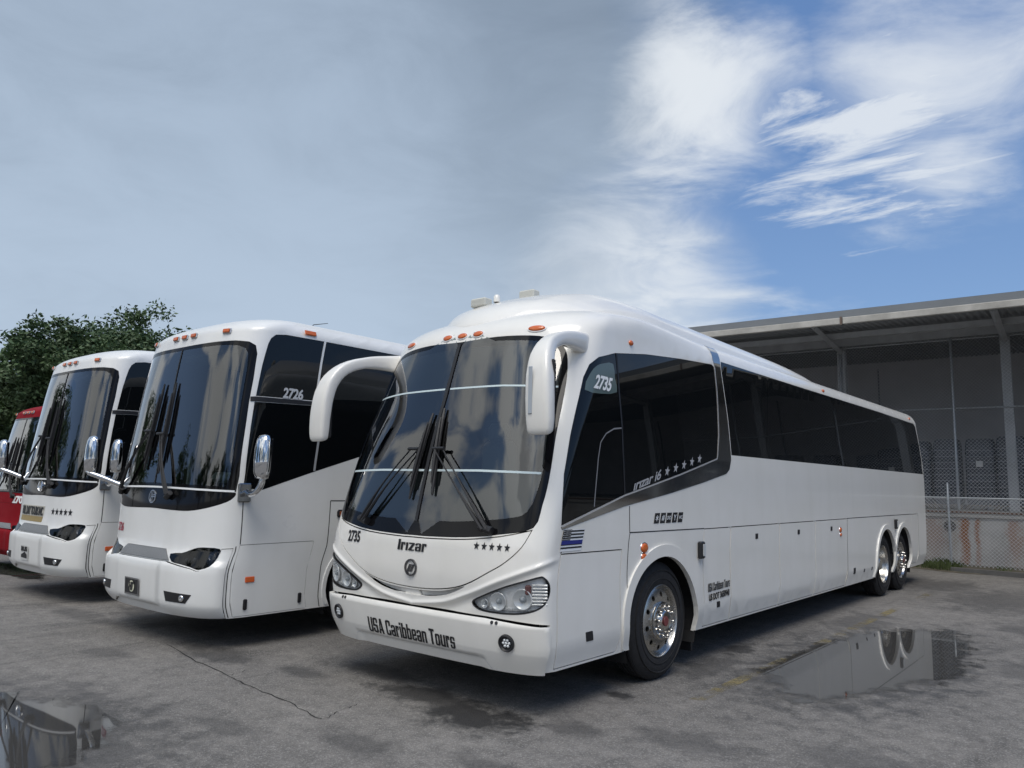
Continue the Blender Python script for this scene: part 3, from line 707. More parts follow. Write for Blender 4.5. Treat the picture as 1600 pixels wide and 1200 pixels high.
    # lamps and stickers
    def lamp(a, t, w, h, m=AMBER, d=.018, par=root, name='marker_lamp', bez=CHROME, n=16):
        M = frame_on(S0, a, t)
        prof = ellipse(0, 0, 1, 1, n); mb = MB()
        for sc, zz in ((1., 0), (.96, d*.6), (.7, d*.95)): mb.V += [(x*w/2*sc, y*h/2*sc, zz) for x, y in prof]
        mb.V.append((0, 0, d)); F = []
        for r in range(2): F += [(r*n+i, r*n+(i+1) % n, (r+1)*n+(i+1) % n, (r+1)*n+i) for i in range(n)]
        F += [(2*n+i, 2*n+(i+1) % n, 3*n) for i in range(n)]
        mb.F = F; mb.M = [0]*len(F); o = place(mb, M).build(name, m, par, smooth=True)
        if bez:
            q = MB(); q.V = [(x*(w/2+.008), y*(h/2+.008), .004) for x, y in prof] + [(x*w/2, y*h/2, .004) for x, y in prof] + [(x*(w/2+.01), y*(h/2+.01), -.002) for x, y in prof]
            q.F = [(i, (i+1) % n, n+(i+1) % n, n+i) for i in range(n)] + [(2*n+i, 2*n+(i+1) % n, (i+1) % n, i) for i in range(n)]; q.M = [0]*len(q.F)
            place(q, M).build('lamp_bezel', bez, o)
        return o
    for a in (-.80, -.18, 0., .18, .82): lamp(a, 3.128, .115 if abs(a) < .5 else .16, .062, bez=WPRINT)
    lamp(2.09, 3.09, .07, .05, bez=None); lamp(8.06, 3.24, .07, .05, bez=None); lamp(13.9, 3.24, .07, .05, bez=None)
    lamp(2.985, 1.225, .12, .085); lamp(2.985, 1.145, .09, .065); lamp(8.71, 1.20, .09, .07); lamp(8.72, 1.13, .06, .05)
    for a, t in ((4.10, 1.15), (11.87, 1.20)):
        M = frame_on(S0, a, t); o = place(MB().box((-.05, -.085, 0), (.05, .085, .045), 0, .012), M).build('side_lamp', BLACK, root)
        place(MB().box((-.012, -.06, .0452), (.043, .06, .052), 0, .006), M).build('lamp_lens', mat('milky_lens', (.55, .57, .57), .3), o)
    # headlights
    for f_, sd in ((lambda p: p, 1), (mir, -1)):
        CH = mat('lamp_reflector_silver', (.93, .94, .94), .4, metal=0., noise=.2, nscale=26); SILVR = mat('lamp_bowl_silver', (.80, .82, .82), .25, metal=.4)
        h = patch('headlight', S0, f_(hl), CH, root, gap=.004, off=-.032, lip=-.03, g=(.05, .04))
        for a, t, r, m in ((1.0, .873, .070, SILVR), (1.265, .905, .078, SILVR), (.85, .845, .035, SILVR)):
            M = frame_on(S0, sd*a, t, -.045)
            place(MB().lathe([(.030, r*1.04), (.040, r), (.036, r*.93), (.022, r*.75), (.016, r*.4), (.015, .001)], 28, axis='z'), M).build('reflector', m, h, smooth=True)
            place(MB().lathe([(.0, r*.36), (.03, r*.34), (.042, r*.2), (.045, .001)], 20, axis='z'), M).build('bulb', mat('lamp_bulb_dark', (.30, .33, .35), .05, spec=.8), h, smooth=True)
        M = frame_on(S0, sd*1.45, .95, -.042)
        for k in range(7): place(MB().box((-.05, .058-.024*k, 0), (.07, .072-.024*k, .03), 0, .003), M).build('lens_rib', SILVR, h)
        M = frame_on(S0, sd*1.45, .98, -.04); place(MB().box((-.10, -.04, 0), (-.052, .035, .02), 0, .01), M).build('indicator', mat('dim_red_lens', (.16, .07, .07), .2), h)
        for k in range(9):
            M = frame_on(S0, sd*(.92+.065*k), .812+.002*k, -.035); place(MB().box((-.026, -.012, 0), (.026, .012, .014), 0, .004), M).build('lens_rib', SILVR, h)
        patch('headlight_cover', S0, f_(hl), LENS, h, gap=.004, off=-.002, lip=0, g=(.06, .05))
        q = f_(inset(hl, .007)); strip('headlight_seal', S0, q + [q[0]], .013, BLACK, h, .0015, .03)
    # fog lamps, studs and lettering on the bumper
    for sd in (1, -1):
        M = frame_on(Sb, sd*1.10, .585, .002)
        o = place(MB().lathe([(-.02, .068), (.016, .066), (.020, .060), (.012, .052), (.004, .048), (.004, .001)], 28, axis='z'), M).build('fog_lamp', BLACK, b, angle=30)
        for k in range(7):
            x, y = (0, 0) if k == 6 else (.026*math.cos(k*math.pi/3), .026*math.sin(k*math.pi/3))
            place(MB().lathe([(.004, .0125), (.012, .010), (.015, .001)], 10, org=(x, y, 0), axis='z'), M).build('led', mat('led_glass', (.8, .82, .82), .1, metal=.3), o, smooth=True)
        for k in (-1, 1):
            M = frame_on(Sb, sd*(.98)+k*.024, .722, .001); place(MB().lathe([(0, .014), (.004, .013), (.005, .001)], 12, axis='z'), M).build('bumper_stud', BLACK, b)
    bv, bf = block_text('USA Caribbean Tours'); glyphs('lettering', Sb, bv, bf, (-.035, .532, 1.12, .128), PRINT, b, .004)
    strip('bumper_crease_shade', Sb, [(-.92, .345), (-.84, .425), (-.78, .437), (.78, .437), (.84, .425), (.92, .345)], .008, mat('crease_shadow_white', (.6, .6, .59), .4), b, .001)  # grey strip paints the shade along the bumper's lower crease
    # lettering and emblem on the hood
    lettering(S0, '2735', (-.86, 1.27, .22, .10), PRINT, root, .004, .032)
    bv, bf = block_text('Irlzar', .05); glyphs('lettering', S0, bv, bf, (0, 1.24, .36, .088), PRINT, root, .005, .12)
    M = frame_on(S0, 0., 1.058)
    o = place(MB().lathe([(0, .072), (.014, .070), (.014, .058), (0, .056)], 32, axis='z'), M).build('emblem', mat('emblem_grey', (.13, .13, .135), .25, metal=.8), root, angle=30)
    for xx in (-.018, .018):
        place(MB().add([(xx-.012-.014, -.035, .003), (xx+.008-.014, -.035, .003), (xx+.020+.006, .028, .003), (xx+.0+.006, .028, .003), (xx-.012-.014, -.035, .014), (xx+.008-.014, -.035, .014), (xx+.020+.006, .028, .014), (xx+.006, .028, .014)],
            [(4, 5, 6, 7), (0, 1, 5, 4), (1, 2, 6, 5), (2, 3, 7, 6), (3, 0, 4, 7)]), M).build('emblem_bar', mat('emblem_grey'), o)
    for k in range(5): star(S0, .755 + .083*k, 1.283, .034, PRINT, root, .004)
    # numbers, stickers and flag on the side
    lettering(S0, '2735', (1.755, 2.655, .27, .125, -.02), WPRINT, root, .007, .034)
    lettering(S0, 'ırızar i6', (2.86, 1.84, .46, .10, .25), mat('pale_grey_glass_print', (.42, .42, .43), .4), root, .005, .022)
    for k in range(5): star(S0, 3.20 + .165*k, 1.925 + .036*k, .052, mat('pale_grey_glass_print'), root, .005)
    bv, bf = block_text('USA Caribbean Tours'); glyphs('lettering', S0, bv, bf, (4.545, .765, .53, .085, .03), PRINT, root, .006, .1)
    lettering(S0, 'US DOT 3650940', (4.54, .665, .50, .07, .03), PRINT, root, .006, .03, .1)
    Q = [(-.5, -.5), (.5, -.5), (.5, .5), (-.5, .5)]; QF = [(0, 1, 2, 3)]
    for k, tx in enumerate(('*', '#', 'DVD', 'Y', 'WC')):
        a = 3.15 + .117*k; o = glyphs('sticker', S0, Q, QF, (a, 1.485, .095, .095), PRINT, root, .003)
        lettering(S0, tx, (a, 1.485, .05 if len(tx) == 1 else .07, .055 if len(tx) == 1 else .035), WPRINT, o, .005, .01)
    fl = glyphs('flag_decal', S0, Q, QF, (1.825, 1.343, .29, .165, 0), WPRINT, root, .004)
    for k in range(6):
        t = 1.343 + .0825 - .0127*(2*k + .5) - .006
        if k == 3: continue
        glyphs('flag_stripe', S0, Q, QF, (1.825, t, .29, .0127), PRINT, fl, .006)
    glyphs('flag_stripe', S0, Q, QF, (1.825, 1.327, .29, .030), mat('blue_print', (.02, .03, .22), .4), fl, .0065)
    glyphs('flag_canton', S0, Q, QF, (1.735, 1.385, .115, .082), PRINT, fl, .007)
    for r in range(5):
        for c in range(6): glyphs('flag_star', S0, [(0, .5), (.5, 0), (0, -.5), (-.5, 0)], QF, (1.687+.0185*c + (.009 if r % 2 else 0), 1.353+.016*r, .009, .009), WPRINT, fl, .0085)
    # roof pod: shoulder, dome and air-conditioning cover as one height field
    hy = pchip([.62, .70, .95, 1.4, 1.9, 2.5, 3.4, 5.0, 6.6, 7.6, 7.95, 8.05], [.0, .05, .14, .25, .31, .335, .34, .33, .31, .25, .10, .0])
    wy = pchip([.50, .8, 1.3, 2.2, 3.0, 4.5, 8.05], [.55, .86, 1.0, 1.04, 1.0, .92, .84])
    tt = np.linspace(2.95, S.tm, 160); lv = S0.lev(tt); zroof = lambda y: float(np.interp(y, lv[2], lv[0]))
    V = []; ny, nx = 110, 48
    for j in range(ny+1):
        y = .62 + 7.43*(j/ny)**1.25; w = float(wy(y)); h = float(hy(y))
        for i in range(nx+1):
            u = -1 + 2*i/nx; u = math.copysign(abs(u)**.8, u); x = u*w
            yy = y + .42*abs(u)**2.2*max(0, 1-(y-.5)/2.5)
            z = zroof(y) - .012 + h*(1-abs(u)**3.2)**.9 + .010*math.exp(-((abs(u)-.55)/.08)**2)*min(1, h*5)
            if abs(u) > .999 or h <= 1e-6: z -= .15
            V.append((x, yy, z))
    F = [(j*(nx+1)+i, j*(nx+1)+i+1, (j+1)*(nx+1)+i+1, (j+1)*(nx+1)+i) for j in range(ny) for i in range(nx)]
    pod = link('roof_pod', mesh('roof_pod', V, F, WHITE, True), root)
    hz = lambda x, y: zroof(y) + float(hy(y))*(1-abs(x/float(wy(y)))**3.2)**.9
    for x, y, w, d, h in ((-.24, 1.06, .20, .12, .06), (-.10, 1.66, .20, .12, .075)):
        z = hz(x, y); MB().box((x-w/2, y-d/2, z-.03), (x+w/2, y+d/2, z+h), 0, .015).build('roof_beacon', mat('aged_cream_plastic', (.55, .55, .50), .6), root)
    MB().lathe([(0, .035), (.06, .033), (.075, .022), (.08, .001)], 14, org=(-.12, 1.16, hz(-.12, 1.16)-.01), axis='z').build('roof_antenna', WHITE, root, smooth=True)
    MB().box((-.3, 2.2, 3.70), (.45, 2.75, 3.752), 0, .01).build('roof_hatch', mat('hatch_grey', (.2, .2, .2), .5), root)
    strip('pod_joint', S0, [(3.84, 3.40), (3.82, 3.5), (3.80, 3.62)], .01, GAPM, root, .004)
    # mirrors on swan-neck arms
    for sd in (1, -1):
        path = [(1.09, 1.0, 2.99), (1.19, .66, 2.985), (1.235, .40, 2.955), (1.27, .19, 2.875), (1.305, .065, 2.75), (1.33, .01, 2.60), (1.345, -.01, 2.42), (1.352, -.012, 2.26), (1.352, -.01, 2.175), (1.352, -.005, 2.15)]
        hxs = [.07, .054, .050, .064, .092, .110, .116, .113, .104, .084]; hbs = [.115, .076, .056, .058, .064, .062, .058, .055, .048, .030]
        path = smoothp(path, 3, False); k0 = np.linspace(0, 1, 10); k1 = np.linspace(0, 1, len(path))
        hxs = np.interp(k1, k0, hxs); hbs = np.interp(k1, k0, hbs); n = 24; V = []
        for i, p in enumerate(path):
            p = Vector(p); d = (Vector(path[min(i+1, len(path)-1)]) - Vector(path[max(i-1, 0)])).normalized()
            A = Vector((1, 0, 0)); A = (A - d*A.dot(d)).normalized(); B = d.cross(A)
            for k in range(n):
                th = 2*math.pi*k/n; c, s_ = math.cos(th), math.sin(th)
                q = p + A*hxs[i]*math.copysign(abs(c)**.46, c) + B*hbs[i]*math.copysign(abs(s_)**.5, s_)
                V.append((q.x*sd, q.y, q.z))
        F = [(i*n+k, i*n+(k+1) % n, (i+1)*n+(k+1) % n, (i+1)*n+k) for i in range(len(path)-1) for k in range(n)]
        F += [tuple(range(n))[::-1], tuple(range((len(path)-1)*n, len(path)*n))]
        if sd < 0: F = [f[::-1] for f in F]
        me = mesh('mirror', V, F, WHITE, True); me.set_sharp_from_angle(angle=R(50)); m_ = link('mirror', me, root)
        MB().box((sd*1.345-.092, .054, 2.20), (sd*1.345+.092, .072, 2.70), 0, .012).build('mirror_glass', FRIT, m_)
        MB().box((sd*1.345-.098, .04, 2.18), (sd*1.345+.098, .056, 2.72), 0, .012).build('mirror_rim', BLACK, m_)
        if sd > 0: MB().box((sd*1.30-.018, -.076, 2.30), (sd*1.30+.018, -.068, 2.66), 0, .003).build('reflective_strip', mat('grey_tape', (.42, .46, .50), .35), m_)
    # wipers
    def P(a, t, o): return Vector(S0.pos(np.array([a]), np.array([t]), o)[0])
    for piv, kn, b0, b1 in (((.84, 1.40), (.13, 2.04), (.05, 2.42), (.15, 1.66)), ((-.71, 1.41), (-.17, 2.04), (-.07, 2.38), (-.12, 1.62))):
        bl = [(b0[0] + (b1[0]-b0[0])*k/8, b0[1] + (b1[1]-b0[1])*k/8) for k in range(9)]
        w = MB().tube([P(a, t, .022) for a, t in bl], [.010]+[.017]*7+[.010], 6).build('wiper', BLACK, root)
        MB().tube([P(a, t, .05) for a, t in bl[1:8]], [.006, .012, .016, .018, .016, .012, .006], 6).build('blade_frame', BLACK, w)
        sg = 1 if piv[0] > 0 else -1
        for dx in (-.022, .03):
            q = [(piv[0]+dx*.9 + (kn[0]+dx-piv[0])*k/6, piv[1] + (kn[1]-piv[1])*k/6) for k in range(7)]
            MB().tube([P(a, t, .05+.02*math.sin(math.pi*k/6)) for k, (a, t) in enumerate(q)], [.017, .016, .012, .008, .007, .007, .007], 6).build('wiper_arm', BLACK, w)
        MB().tube([P(kn[0]-.06, kn[1]+.01, .055), P(kn[0]+.07, kn[1]+.01, .055)], .016, 6).build('wiper_joint', BLACK, w)
        MB().tube([P(piv[0]-.07, piv[1]+.02, .03), P(piv[0]+.07, piv[1]-.005, .03)], [.03, .035], 8).build('wiper_pivot', BLACK, w)
    # inside: floor, dash, seats, wheel
    MB().box((-1.15, .75, 1.16), (1.15, 6., 1.2)).build('floor', DARKIN, root)
    MB().box((-1.12, 5.9, 1.2), (1.12, 5.95, 3.2)).build('bulkhead', DARKIN, root)
    MB().box((-1.10, .62, 1.22), (1.10, 1.0, 1.46), 0, .05).build('dashboard', mat('dash_grey', (.07, .072, .075), .7), root)
    cl = mat('cabin_lining', (.42, .44, .42), .8)
    MB().box((-1.15, .95, 3.0), (1.15, 5.9, 3.04)).build('ceiling', cl, root)
    def seat(x, y, m, hm, zb=1.55):
        s_ = MB().box((x-.24, y-.25, zb), (x+.24, y+.25, zb+.14), 0, .05).build('seat', m, root)
        MB().box((x-.24, y+.22, zb+.1), (x+.24, y+.36, zb+.78), 0, .06).build('seat_back', m, s_)
        MB().box((x-.15, y+.22, zb+.76), (x+.15, y+.34, zb+.98), 0, .05).build('headrest', hm, s_)
    sm = mat('seat_fabric', (.30, .31, .31), .9); seat(.62, 1.45, sm, mat('red_headrest', (.45, .10, .08), .8), 1.42); seat(-.62, 1.55, sm, sm, 1.45)
    for r in range(3):
        for x in (-.85, -.38, .38, .85): seat(x, 2.7 + r*.85, sm, sm, 1.7)
    ring = MB()
    ring.tube([Vector((.62 + .22*math.cos(t), 1.02 + .16*math.sin(t)*.5, 1.72 + .2*math.sin(t))) for t in np.linspace(0, 2*math.pi, 25)], .016, 6, cap=False)
    ring.build('steering_wheel', BLACK, root)
    return root
coach1 = make_main_coach()
# ---------------------------------------------------------------- the neighbouring coaches
def make_neighbour(at, label, paint, red=False, full=True):
    S = surf_neighbour(); Sb = surf_neighbour()
    def rb(a, t):
        A = np.abs(a); ch = np.clip((.93-t)/.10, 0, 1); o = .01 + .035*(ch*ch*(3-2*ch))
        groove = -.006*np.exp(-((A-.46)/.012)**2); belly = -.045*np.clip((.46-t)/.14, 0, 1)**1.5
        scoop = -.02*np.clip((.44-t)/.03, 0, 1)*np.clip((.44-A)/.05, 0, 1)
        return (o + groove + belly + scoop)*np.clip((1.50-A)/.12, 0, 1)
    Sb.relief = rb
    root = empty('coach_bus', at); tag(root, label, 'bus', 'coaches parked side by side')
    wsr = [(0, 3.29), (.74, 3.292), (1.05, 3.29), (1.27, 3.275), (1.38, 3.235), (1.425, 3.14), (1.44, 2.86), (1.435, 2.6), (1.455, 2.09), (1.475, 1.79), (1.45, 1.625), (.64, 1.645), (0, 1.655)]
    ws = sym(wsr)
    bandr = [(1.45, 1.618), (1.44, 1.58), (1.34, 1.52), (1.07, 1.455), (.74, 1.412), (.36, 1.412), (0, 1.42)]
    band = smoothp(bandr + mir(bandr[:-1])[::-1], 3, False) + [(-.64, 1.638), (0, 1.648), (.64, 1.638)]
    pane = [(.012, 1.70), (.64, 1.69), (1.30, 1.675), (1.36, 1.80), (1.345, 2.09), (1.325, 2.6), (1.325, 2.95), (1.30, 3.13), (1.24, 3.2), (1.1, 3.235), (.74, 3.25), (.012, 3.25)]
    hlr = [(.53, .955), (.73, .975), (.85, 1.01), (.97, 1.04), (1.12, 1.045), (1.29, 1.035), (1.30, .98), (1.285, .92), (1.22, .855), (1.12, .825), (1.05, .818), (.94, .84), (.75, .862), (.60, .878)]
    hl = smoothp(hlr, 2)
    gr = [(-.56, .885), (.56, .885), (.42, 1.0), (-.42, 1.0)]
    br = [(1.42, .325), (1.462, 1.042), (1.305, 1.036), (1.31, .98), (1.295, .915), (1.23, .848), (1.12, .815), (1.05, .808), (.94, .83), (.75, .852), (.60, .868), (.56, .876)]
    bump = br + mir(br)[::-1] + [(-.66, .335), (-.48, .41), (.48, .41), (.66, .335)]
    uw = [(1.51, 2.665), (1.52, 3.01), (1.54, 3.27), (1.56, 3.335), (1.61, 3.385), (1.74, 3.405), (2.30, 3.41), (2.30, 2.685)]
    lw = [(1.505, 2.60), (1.51, 2.33), (1.54, 1.82), (1.535, 1.665), (1.77, 1.65), (2.46, 1.87), (2.46, 2.63)]
    big = [(2.46, 1.87), (3.05, 2.05), (3.4, 2.14), (3.8, 2.18), (12.9, 2.2), (13.1, 3.38), (12.9, 3.41), (2.33, 3.41), (2.33, 2.69), (2.46, 2.64)]
    bar = [(1.445, 2.605), (1.505, 2.605), (2.46, 2.635), (2.46, 2.68), (1.505, 2.66), (1.44, 2.655)]
    door = rounded([(1.505, .335), (2.44, .335), (2.48, 1.08), (1.53, 1.075)], .015)
    arch = ellipse(3.42, .5, .69, .62, 36); arch2 = ellipse(10.6, .5, .62, .62, 30); arch3 = ellipse(11.85, .5, .62, .62, 30)
    side = [uw, lw, big, bar, arch, arch2, arch3]
    fog = [(.60, .585), (1.04, .572), (.955, .485), (.635, .488)]
    holes = [ws, band, hl, mir(hl), gr, bump, door] + side + [mir(h) for h in side]
    ga = np.unique(np.concatenate([np.arange(-1.7, 1.71, .07), np.arange(1.7, 13.4, .4), np.arange(13.2, S.ae, .08), -np.arange(1.7, 13.4, .4), -np.arange(13.2, S.ae, .08)]))
    gt = np.concatenate([np.arange(.36, 1.3, .05), np.arange(1.3, 3.3, .12), np.arange(3.3, S.t1+.06, .03), np.arange(S.t1+.06, S.tm, .16)])
    patch('body_shell', S, [(-S.ae, .325), (S.ae, .325), (S.ae, S.tm), (-S.ae, S.tm)], paint, root, holes, lip=.03, g=(.14, .14), grid=(ga, gt))
    for f_ in (lambda p: p, mir):
        patch('inner_lining', S, f_(rect(1.4, .36, 13.3, 3.4)), GAPM, root, [f_(h) for h in (arch, arch2, arch3)], off=-.045, lip=0, g=(.4, .25))
    patch('inner_lining', S, rect(-1.42, .34, 1.42, 1.66), GAPM, root, (), off=-.14, lip=0, g=(.12, .15))
    dark = FRIT
    patch('windscreen_border', S, ws, dark, root, [inset(pane, .003), inset(mir(pane), .003)], gap=.004, off=.002, lip=.02, g=(.09, .09))
    for f_ in (lambda p: p, mir): patch('windshield', S, f_(pane), WSGLASS, root, off=0., lip=0, g=(.09, .09))
    strip('windscreen_bar', S, [(0, 1.69), (0, 3.26)], .02, BLACK, root, .006)
    patch('lower_panel', S, band, FRIT if not red else paint, root, gap=.004, off=.002, lip=.02, g=(.08, .05))
    ln = smoothp([(-1.43, 1.632), (-.64, 1.648), (0, 1.656), (.64, 1.648), (1.43, 1.632)], 3, False)
    strip('screen_trim', S, ln, .020, WPRINT if not red else BLACK, root, .006)
    b = patch('bumper', Sb, bump, paint, root, gap=.007, lip=.05, g=(.07, .03))
    patch('grille_strip', S, gr, mat('perforated_grey_plastic', (.23, .24, .25), .5, bump=.6, bscale=260), root, gap=.004, off=.012, lip=.03, g=(.1, .05))
    for f_, sd in ((lambda p: p, 1), (mir, -1)):
        h = patch('headlight', S, f_(hl), mat('smoked_lamp_housing', (.012, .013, .015), .25) if not red else mat('lamp_reflector_silver'), root, gap=.003, off=-.06, lip=-.055, g=(.07, .05))
        for a, t, r in ((.80, .915, .045), (.93, .925, .052), (1.20, .955, .04)):
            M = frame_on(S, sd*a, t, -.055); MM = CHROME if a > 1.1 else mat('dark_projector', (.05, .055, .06), .12, metal=.7)
            place(MB().lathe([(.03, r), (.036, r*.9), (.015, r*.7), (.0, .001)], 20, axis='z'), M).build('reflector', MM, h, smooth=True)
            place(MB().lathe([(.0, r*.5), (.025, r*.42), (.035, .001)], 16, axis='z'), M).build('bulb', mat('lamp_bulb_clear', (.35, .38, .40), .05, metal=.4), h, smooth=True)
        patch('headlight_cover', S, f_(hl), SMOKED if not red else LENS, h, gap=.003, off=.0, lip=0, g=(.09, .07))
        for p_ in (uw, lw): patch('side_window', S, f_(p_), BLACKGLASS, root, gap=.004, off=.001, lip=.02, g=(.15, .12))
        xs = [2.33, 4.1, 5.9, 7.7, 9.5, 11.3, 13.1]
        for i in range(6):
            if i == 0: pp = [(2.46, 1.87), (3.05, 2.05), (3.4, 2.14), (3.8, 2.18), (4.1, 2.185), (4.1, 3.41), (2.33, 3.41), (2.33, 2.69), (2.46, 2.64)]
            elif i == 5: pp = [(11.3, 2.195), (12.9, 2.2), (13.1, 3.38), (12.9, 3.41), (11.3, 3.41)]
            else: pp = [(xs[i], 2.187), (xs[i+1], 2.19), (xs[i+1], 3.41), (xs[i], 3.41)]
            patch('side_window', S, f_(pp), BLACKGLASS, root, gap=.003, off=.001, lip=.02, g=(.4, .2))
        patch('window_rail', S, f_(bar), BLACK, root, gap=.002, off=.008, lip=.02, g=(.15, .05))
        for (c, rx) in ((3.42, .69), (10.6, .62), (11.85, .62)):
            arch_liner(root, S, sd*c, sd, rx)
            n = 30; inn = [(c + rx*math.cos(math.pi*(-.075+1.15*i/n)), .5 + .62*math.sin(math.pi*(-.075+1.15*i/n))) for i in range(n+1)]
            out = [(c + (rx+.05)*math.cos(math.pi*(-.07+1.14*i/n)), .5 + .67*math.sin(math.pi*(-.07+1.14*i/n))) for i in range(n+1)]
            patch('wheel_arch', S, f_([(a, max(t, .33)) for a, t in inn + out[::-1]]), paint, root, off=.012, lip=.03, g=(.1, .06))
            if sd > 0 or c < 4: make_wheel(root, (sd*1.22, float(S.pos(np.array([c]), np.array([.6]))[0][1]), .535), 'dish' if c == 10.6 else 'hub', sd)
    strip('window_post', S, [(2.425, 1.87), (2.425, 2.25)], .03, mat('grey_window_post', (.33, .34, .35), .4), root, .004)
    d = patch('service_door', S, door, paint, root, gap=.006, lip=.025, g=(.15, .1))
    for a, t in ((1.675, .455), (2.37, .46)):
        M = frame_on(S, a, t); place(MB().box((-.022, -.055, 0), (.022, .055, .012), 0, .010), M).build('handle', BLACK, d)
    M = frame_on(S, 1.73, .71); place(MB().box((-.055, -.03, 0), (.055, .03, .010), 0, .006), M).build('reflector', ORANGE, d)
    for l in ([(1.545, 1.60), (1.535, 1.08)], [(2.69, 1.53), (2.66, .9), (2.62, .335)], [(2.69, 1.53), (4.4, 1.53)], [(4.4, 1.53), (4.4, .335)], [(1.49, 1.06), (1.455, .335)]):
        strip('panel_joint', S, l, .011, GAPM, root, .0015)
    M = frame_on(S, 2.89, 1.38); o = place(MB().box((-.10, -.045, 0), (.10, .045, .022), 0, .02), M).build('side_indicator', BLACK, root)
    place(MB().box((-.075, -.03, .0222), (.075, .03, .032), 0, .012), M).build('lamp_lens', mat('dark_amber_lens', (.30, .08, .02), .2), o)
    for f_ in (lambda p: p, mir):
        if red: break
        fg = patch('fog_recess', Sb, f_(fog) if full else f_(ellipse(.84, .535, .05, .055, 16)), BLACK, b, off=.004, lip=.006, g=(.1, .05))
        M = frame_on(Sb, f_([(.90, .53)])[0][0] if full else f_([(.84, .535)])[0][0], .53, .006)
        place(MB().lathe([(0, .033), (.012, .030), (.014, .022), (.004, .001)], 18, axis='z'), M).build('fog_lamp', CHROME, fg, smooth=True)
    # roof marker lamps
    for a in (-.88, -.205, 0., .205, .86):
        M = frame_on(S, a, 3.405); o = place(MB().box((-.062, -.032, 0), (.062, .032, .016), 0, .008), M).build('marker_lamp', mat('lamp_bezel_silver', (.6, .6, .6), .3, metal=.8), root)
        place(MB().box((-.05, -.024, .0162), (.05, .024, .032), 0, .008), M).build('lamp_lens', AMBER, o)
    M = frame_on(S, 2.04, 3.475); place(MB().box((-.08, -.03, 0), (.08, .03, .018), 0, .008), M).build('marker_lamp', AMBER, root)
    MB().tube([(.3, 1.85, 3.70), (.3, 1.92, 3.80), (.3, 2.15, 3.86)], [.01, .006, .004], 6).build('roof_antenna', BLACK, root)
    # wipers
    def P(a, t, o): return Vector(S.pos(np.array([a]), np.array([t]), o)[0])
    for piv, kn, b0, b1 in (((.38, 1.575), (.01, 2.24), (.076, 2.85), (.08, 1.80)), ((-.83, 1.605), (-.30, 2.28), (-.20, 2.85), (-.27, 1.84))):
        bl = [(b0[0] + (b1[0]-b0[0])*k/8, b0[1] + (b1[1]-b0[1])*k/8) for k in range(9)]
        w = MB().tube([P(a, t, .022) for a, t in bl], [.010]+[.018]*7+[.010], 6).build('wiper', BLACK, root)
        MB().tube([P(a, t, .05) for a, t in bl[1:8]], [.006, .013, .017, .019, .017, .013, .006], 6).build('blade_frame', BLACK, w)
        for dx in (-.018, .018):
            q = [(piv[0]+dx + (kn[0]-piv[0])*k/6, piv[1] + (kn[1]-piv[1])*k/6) for k in range(7)]
            MB().tube([P(a, t, .05+.02*math.sin(math.pi*k/6)) for k, (a, t) in enumerate(q)], [.019, .017, .013, .010, .009, .009, .009], 6).build('wiper_arm', BLACK, w)
        MB().tube([P(kn[0]-.08, kn[1]+.01, .055), P(kn[0]+.09, kn[1]+.01, .055)], .018, 6).build('wiper_joint', BLACK, w)
        MB().tube([P(piv[0]-.03, piv[1]-.03, .03), P(piv[0]+.05, piv[1]+.02, .04)], [.035, .03], 8).build('wiper_pivot', BLACK, w)
    # mirrors on curved chrome arms
    for sd, c, bs in ((1, (1.60, .47, 2.0), (1.24, .50, 1.64)), (-1, (-1.56, .06, 2.03), (-1.22, .40, 1.63))):
        cx, cy, cz = c
        V = []; n = 20; prof = [(-.235, .30), (-.225, .75), (-.16, .95), (-.05, 1.), (.08, .95), (.17, .82), (.215, .6), (.232, .25)]
        for zz, k in prof:
            for i in range(n):
                t = 2*math.pi*i/n; cc, ss = math.cos(t), math.sin(t)
                V.append((cx + .115*k*math.copysign(abs(cc)**.7, cc), cy + (.085 if ss < 0 else .03)*k*math.copysign(abs(ss)**.8, ss), cz+zz))
        F = [(r*n+i, r*n+(i+1) % n, (r+1)*n+(i+1) % n, (r+1)*n+i) for r in range(len(prof)-1) for i in range(n)] + [tuple(range(n))[::-1], tuple(range((len(prof)-1)*n, len(prof)*n))]
        me = mesh('mirror', V, F, CHROME, True); m_ = link('mirror', me, root)
        MB().box((cx-.10, cy+.028, cz-.19), (cx+.10, cy+.04, cz+.19), 0, .01).build('mirror_glass', FRIT, m_)
        if sd > 0: pts = [bs, (1.40, .46, 1.60), (1.52, .45, 1.63), (1.585, .46, 1.70), (cx, cy, cz-.22)]
        else: pts = [bs, (-1.30, .30, 1.66), (-1.42, .14, 1.74), (-1.53, .02, 1.80), (cx, cy, cz-.21)]
        MB().tube(smoothp(pts, 4, False), .032, 10).build('mirror_arm', CHROME, m_, smooth=True)
        M = frame_on(S, 1.55*sd, 1.62); place(MB().box((-.07, -.10, -.01), (.07, .10, .03), 0, .012), M).build('mirror_bracket', mat('dark_chrome', (.25, .26, .27), .15, metal=1.), m_)
    # cabin
    MB().box((-1.12, .75, 1.30), (1.12, 5.5, 1.34)).build('floor', DARKIN, root)
    MB().box((-1.10, 5.4, 1.3), (1.10, 5.45, 3.4)).build('bulkhead', DARKIN, root)
    MB().box((-1.10, .45, 1.42), (1.10, .85, 1.66), 0, .05).build('dashboard', mat('dash_grey'), root)
    MB().box((-1.10, .8, 3.28), (1.10, 5.4, 3.32)).build('ceiling', mat('cabin_lining'), root)
    sm = mat('seat_fabric')
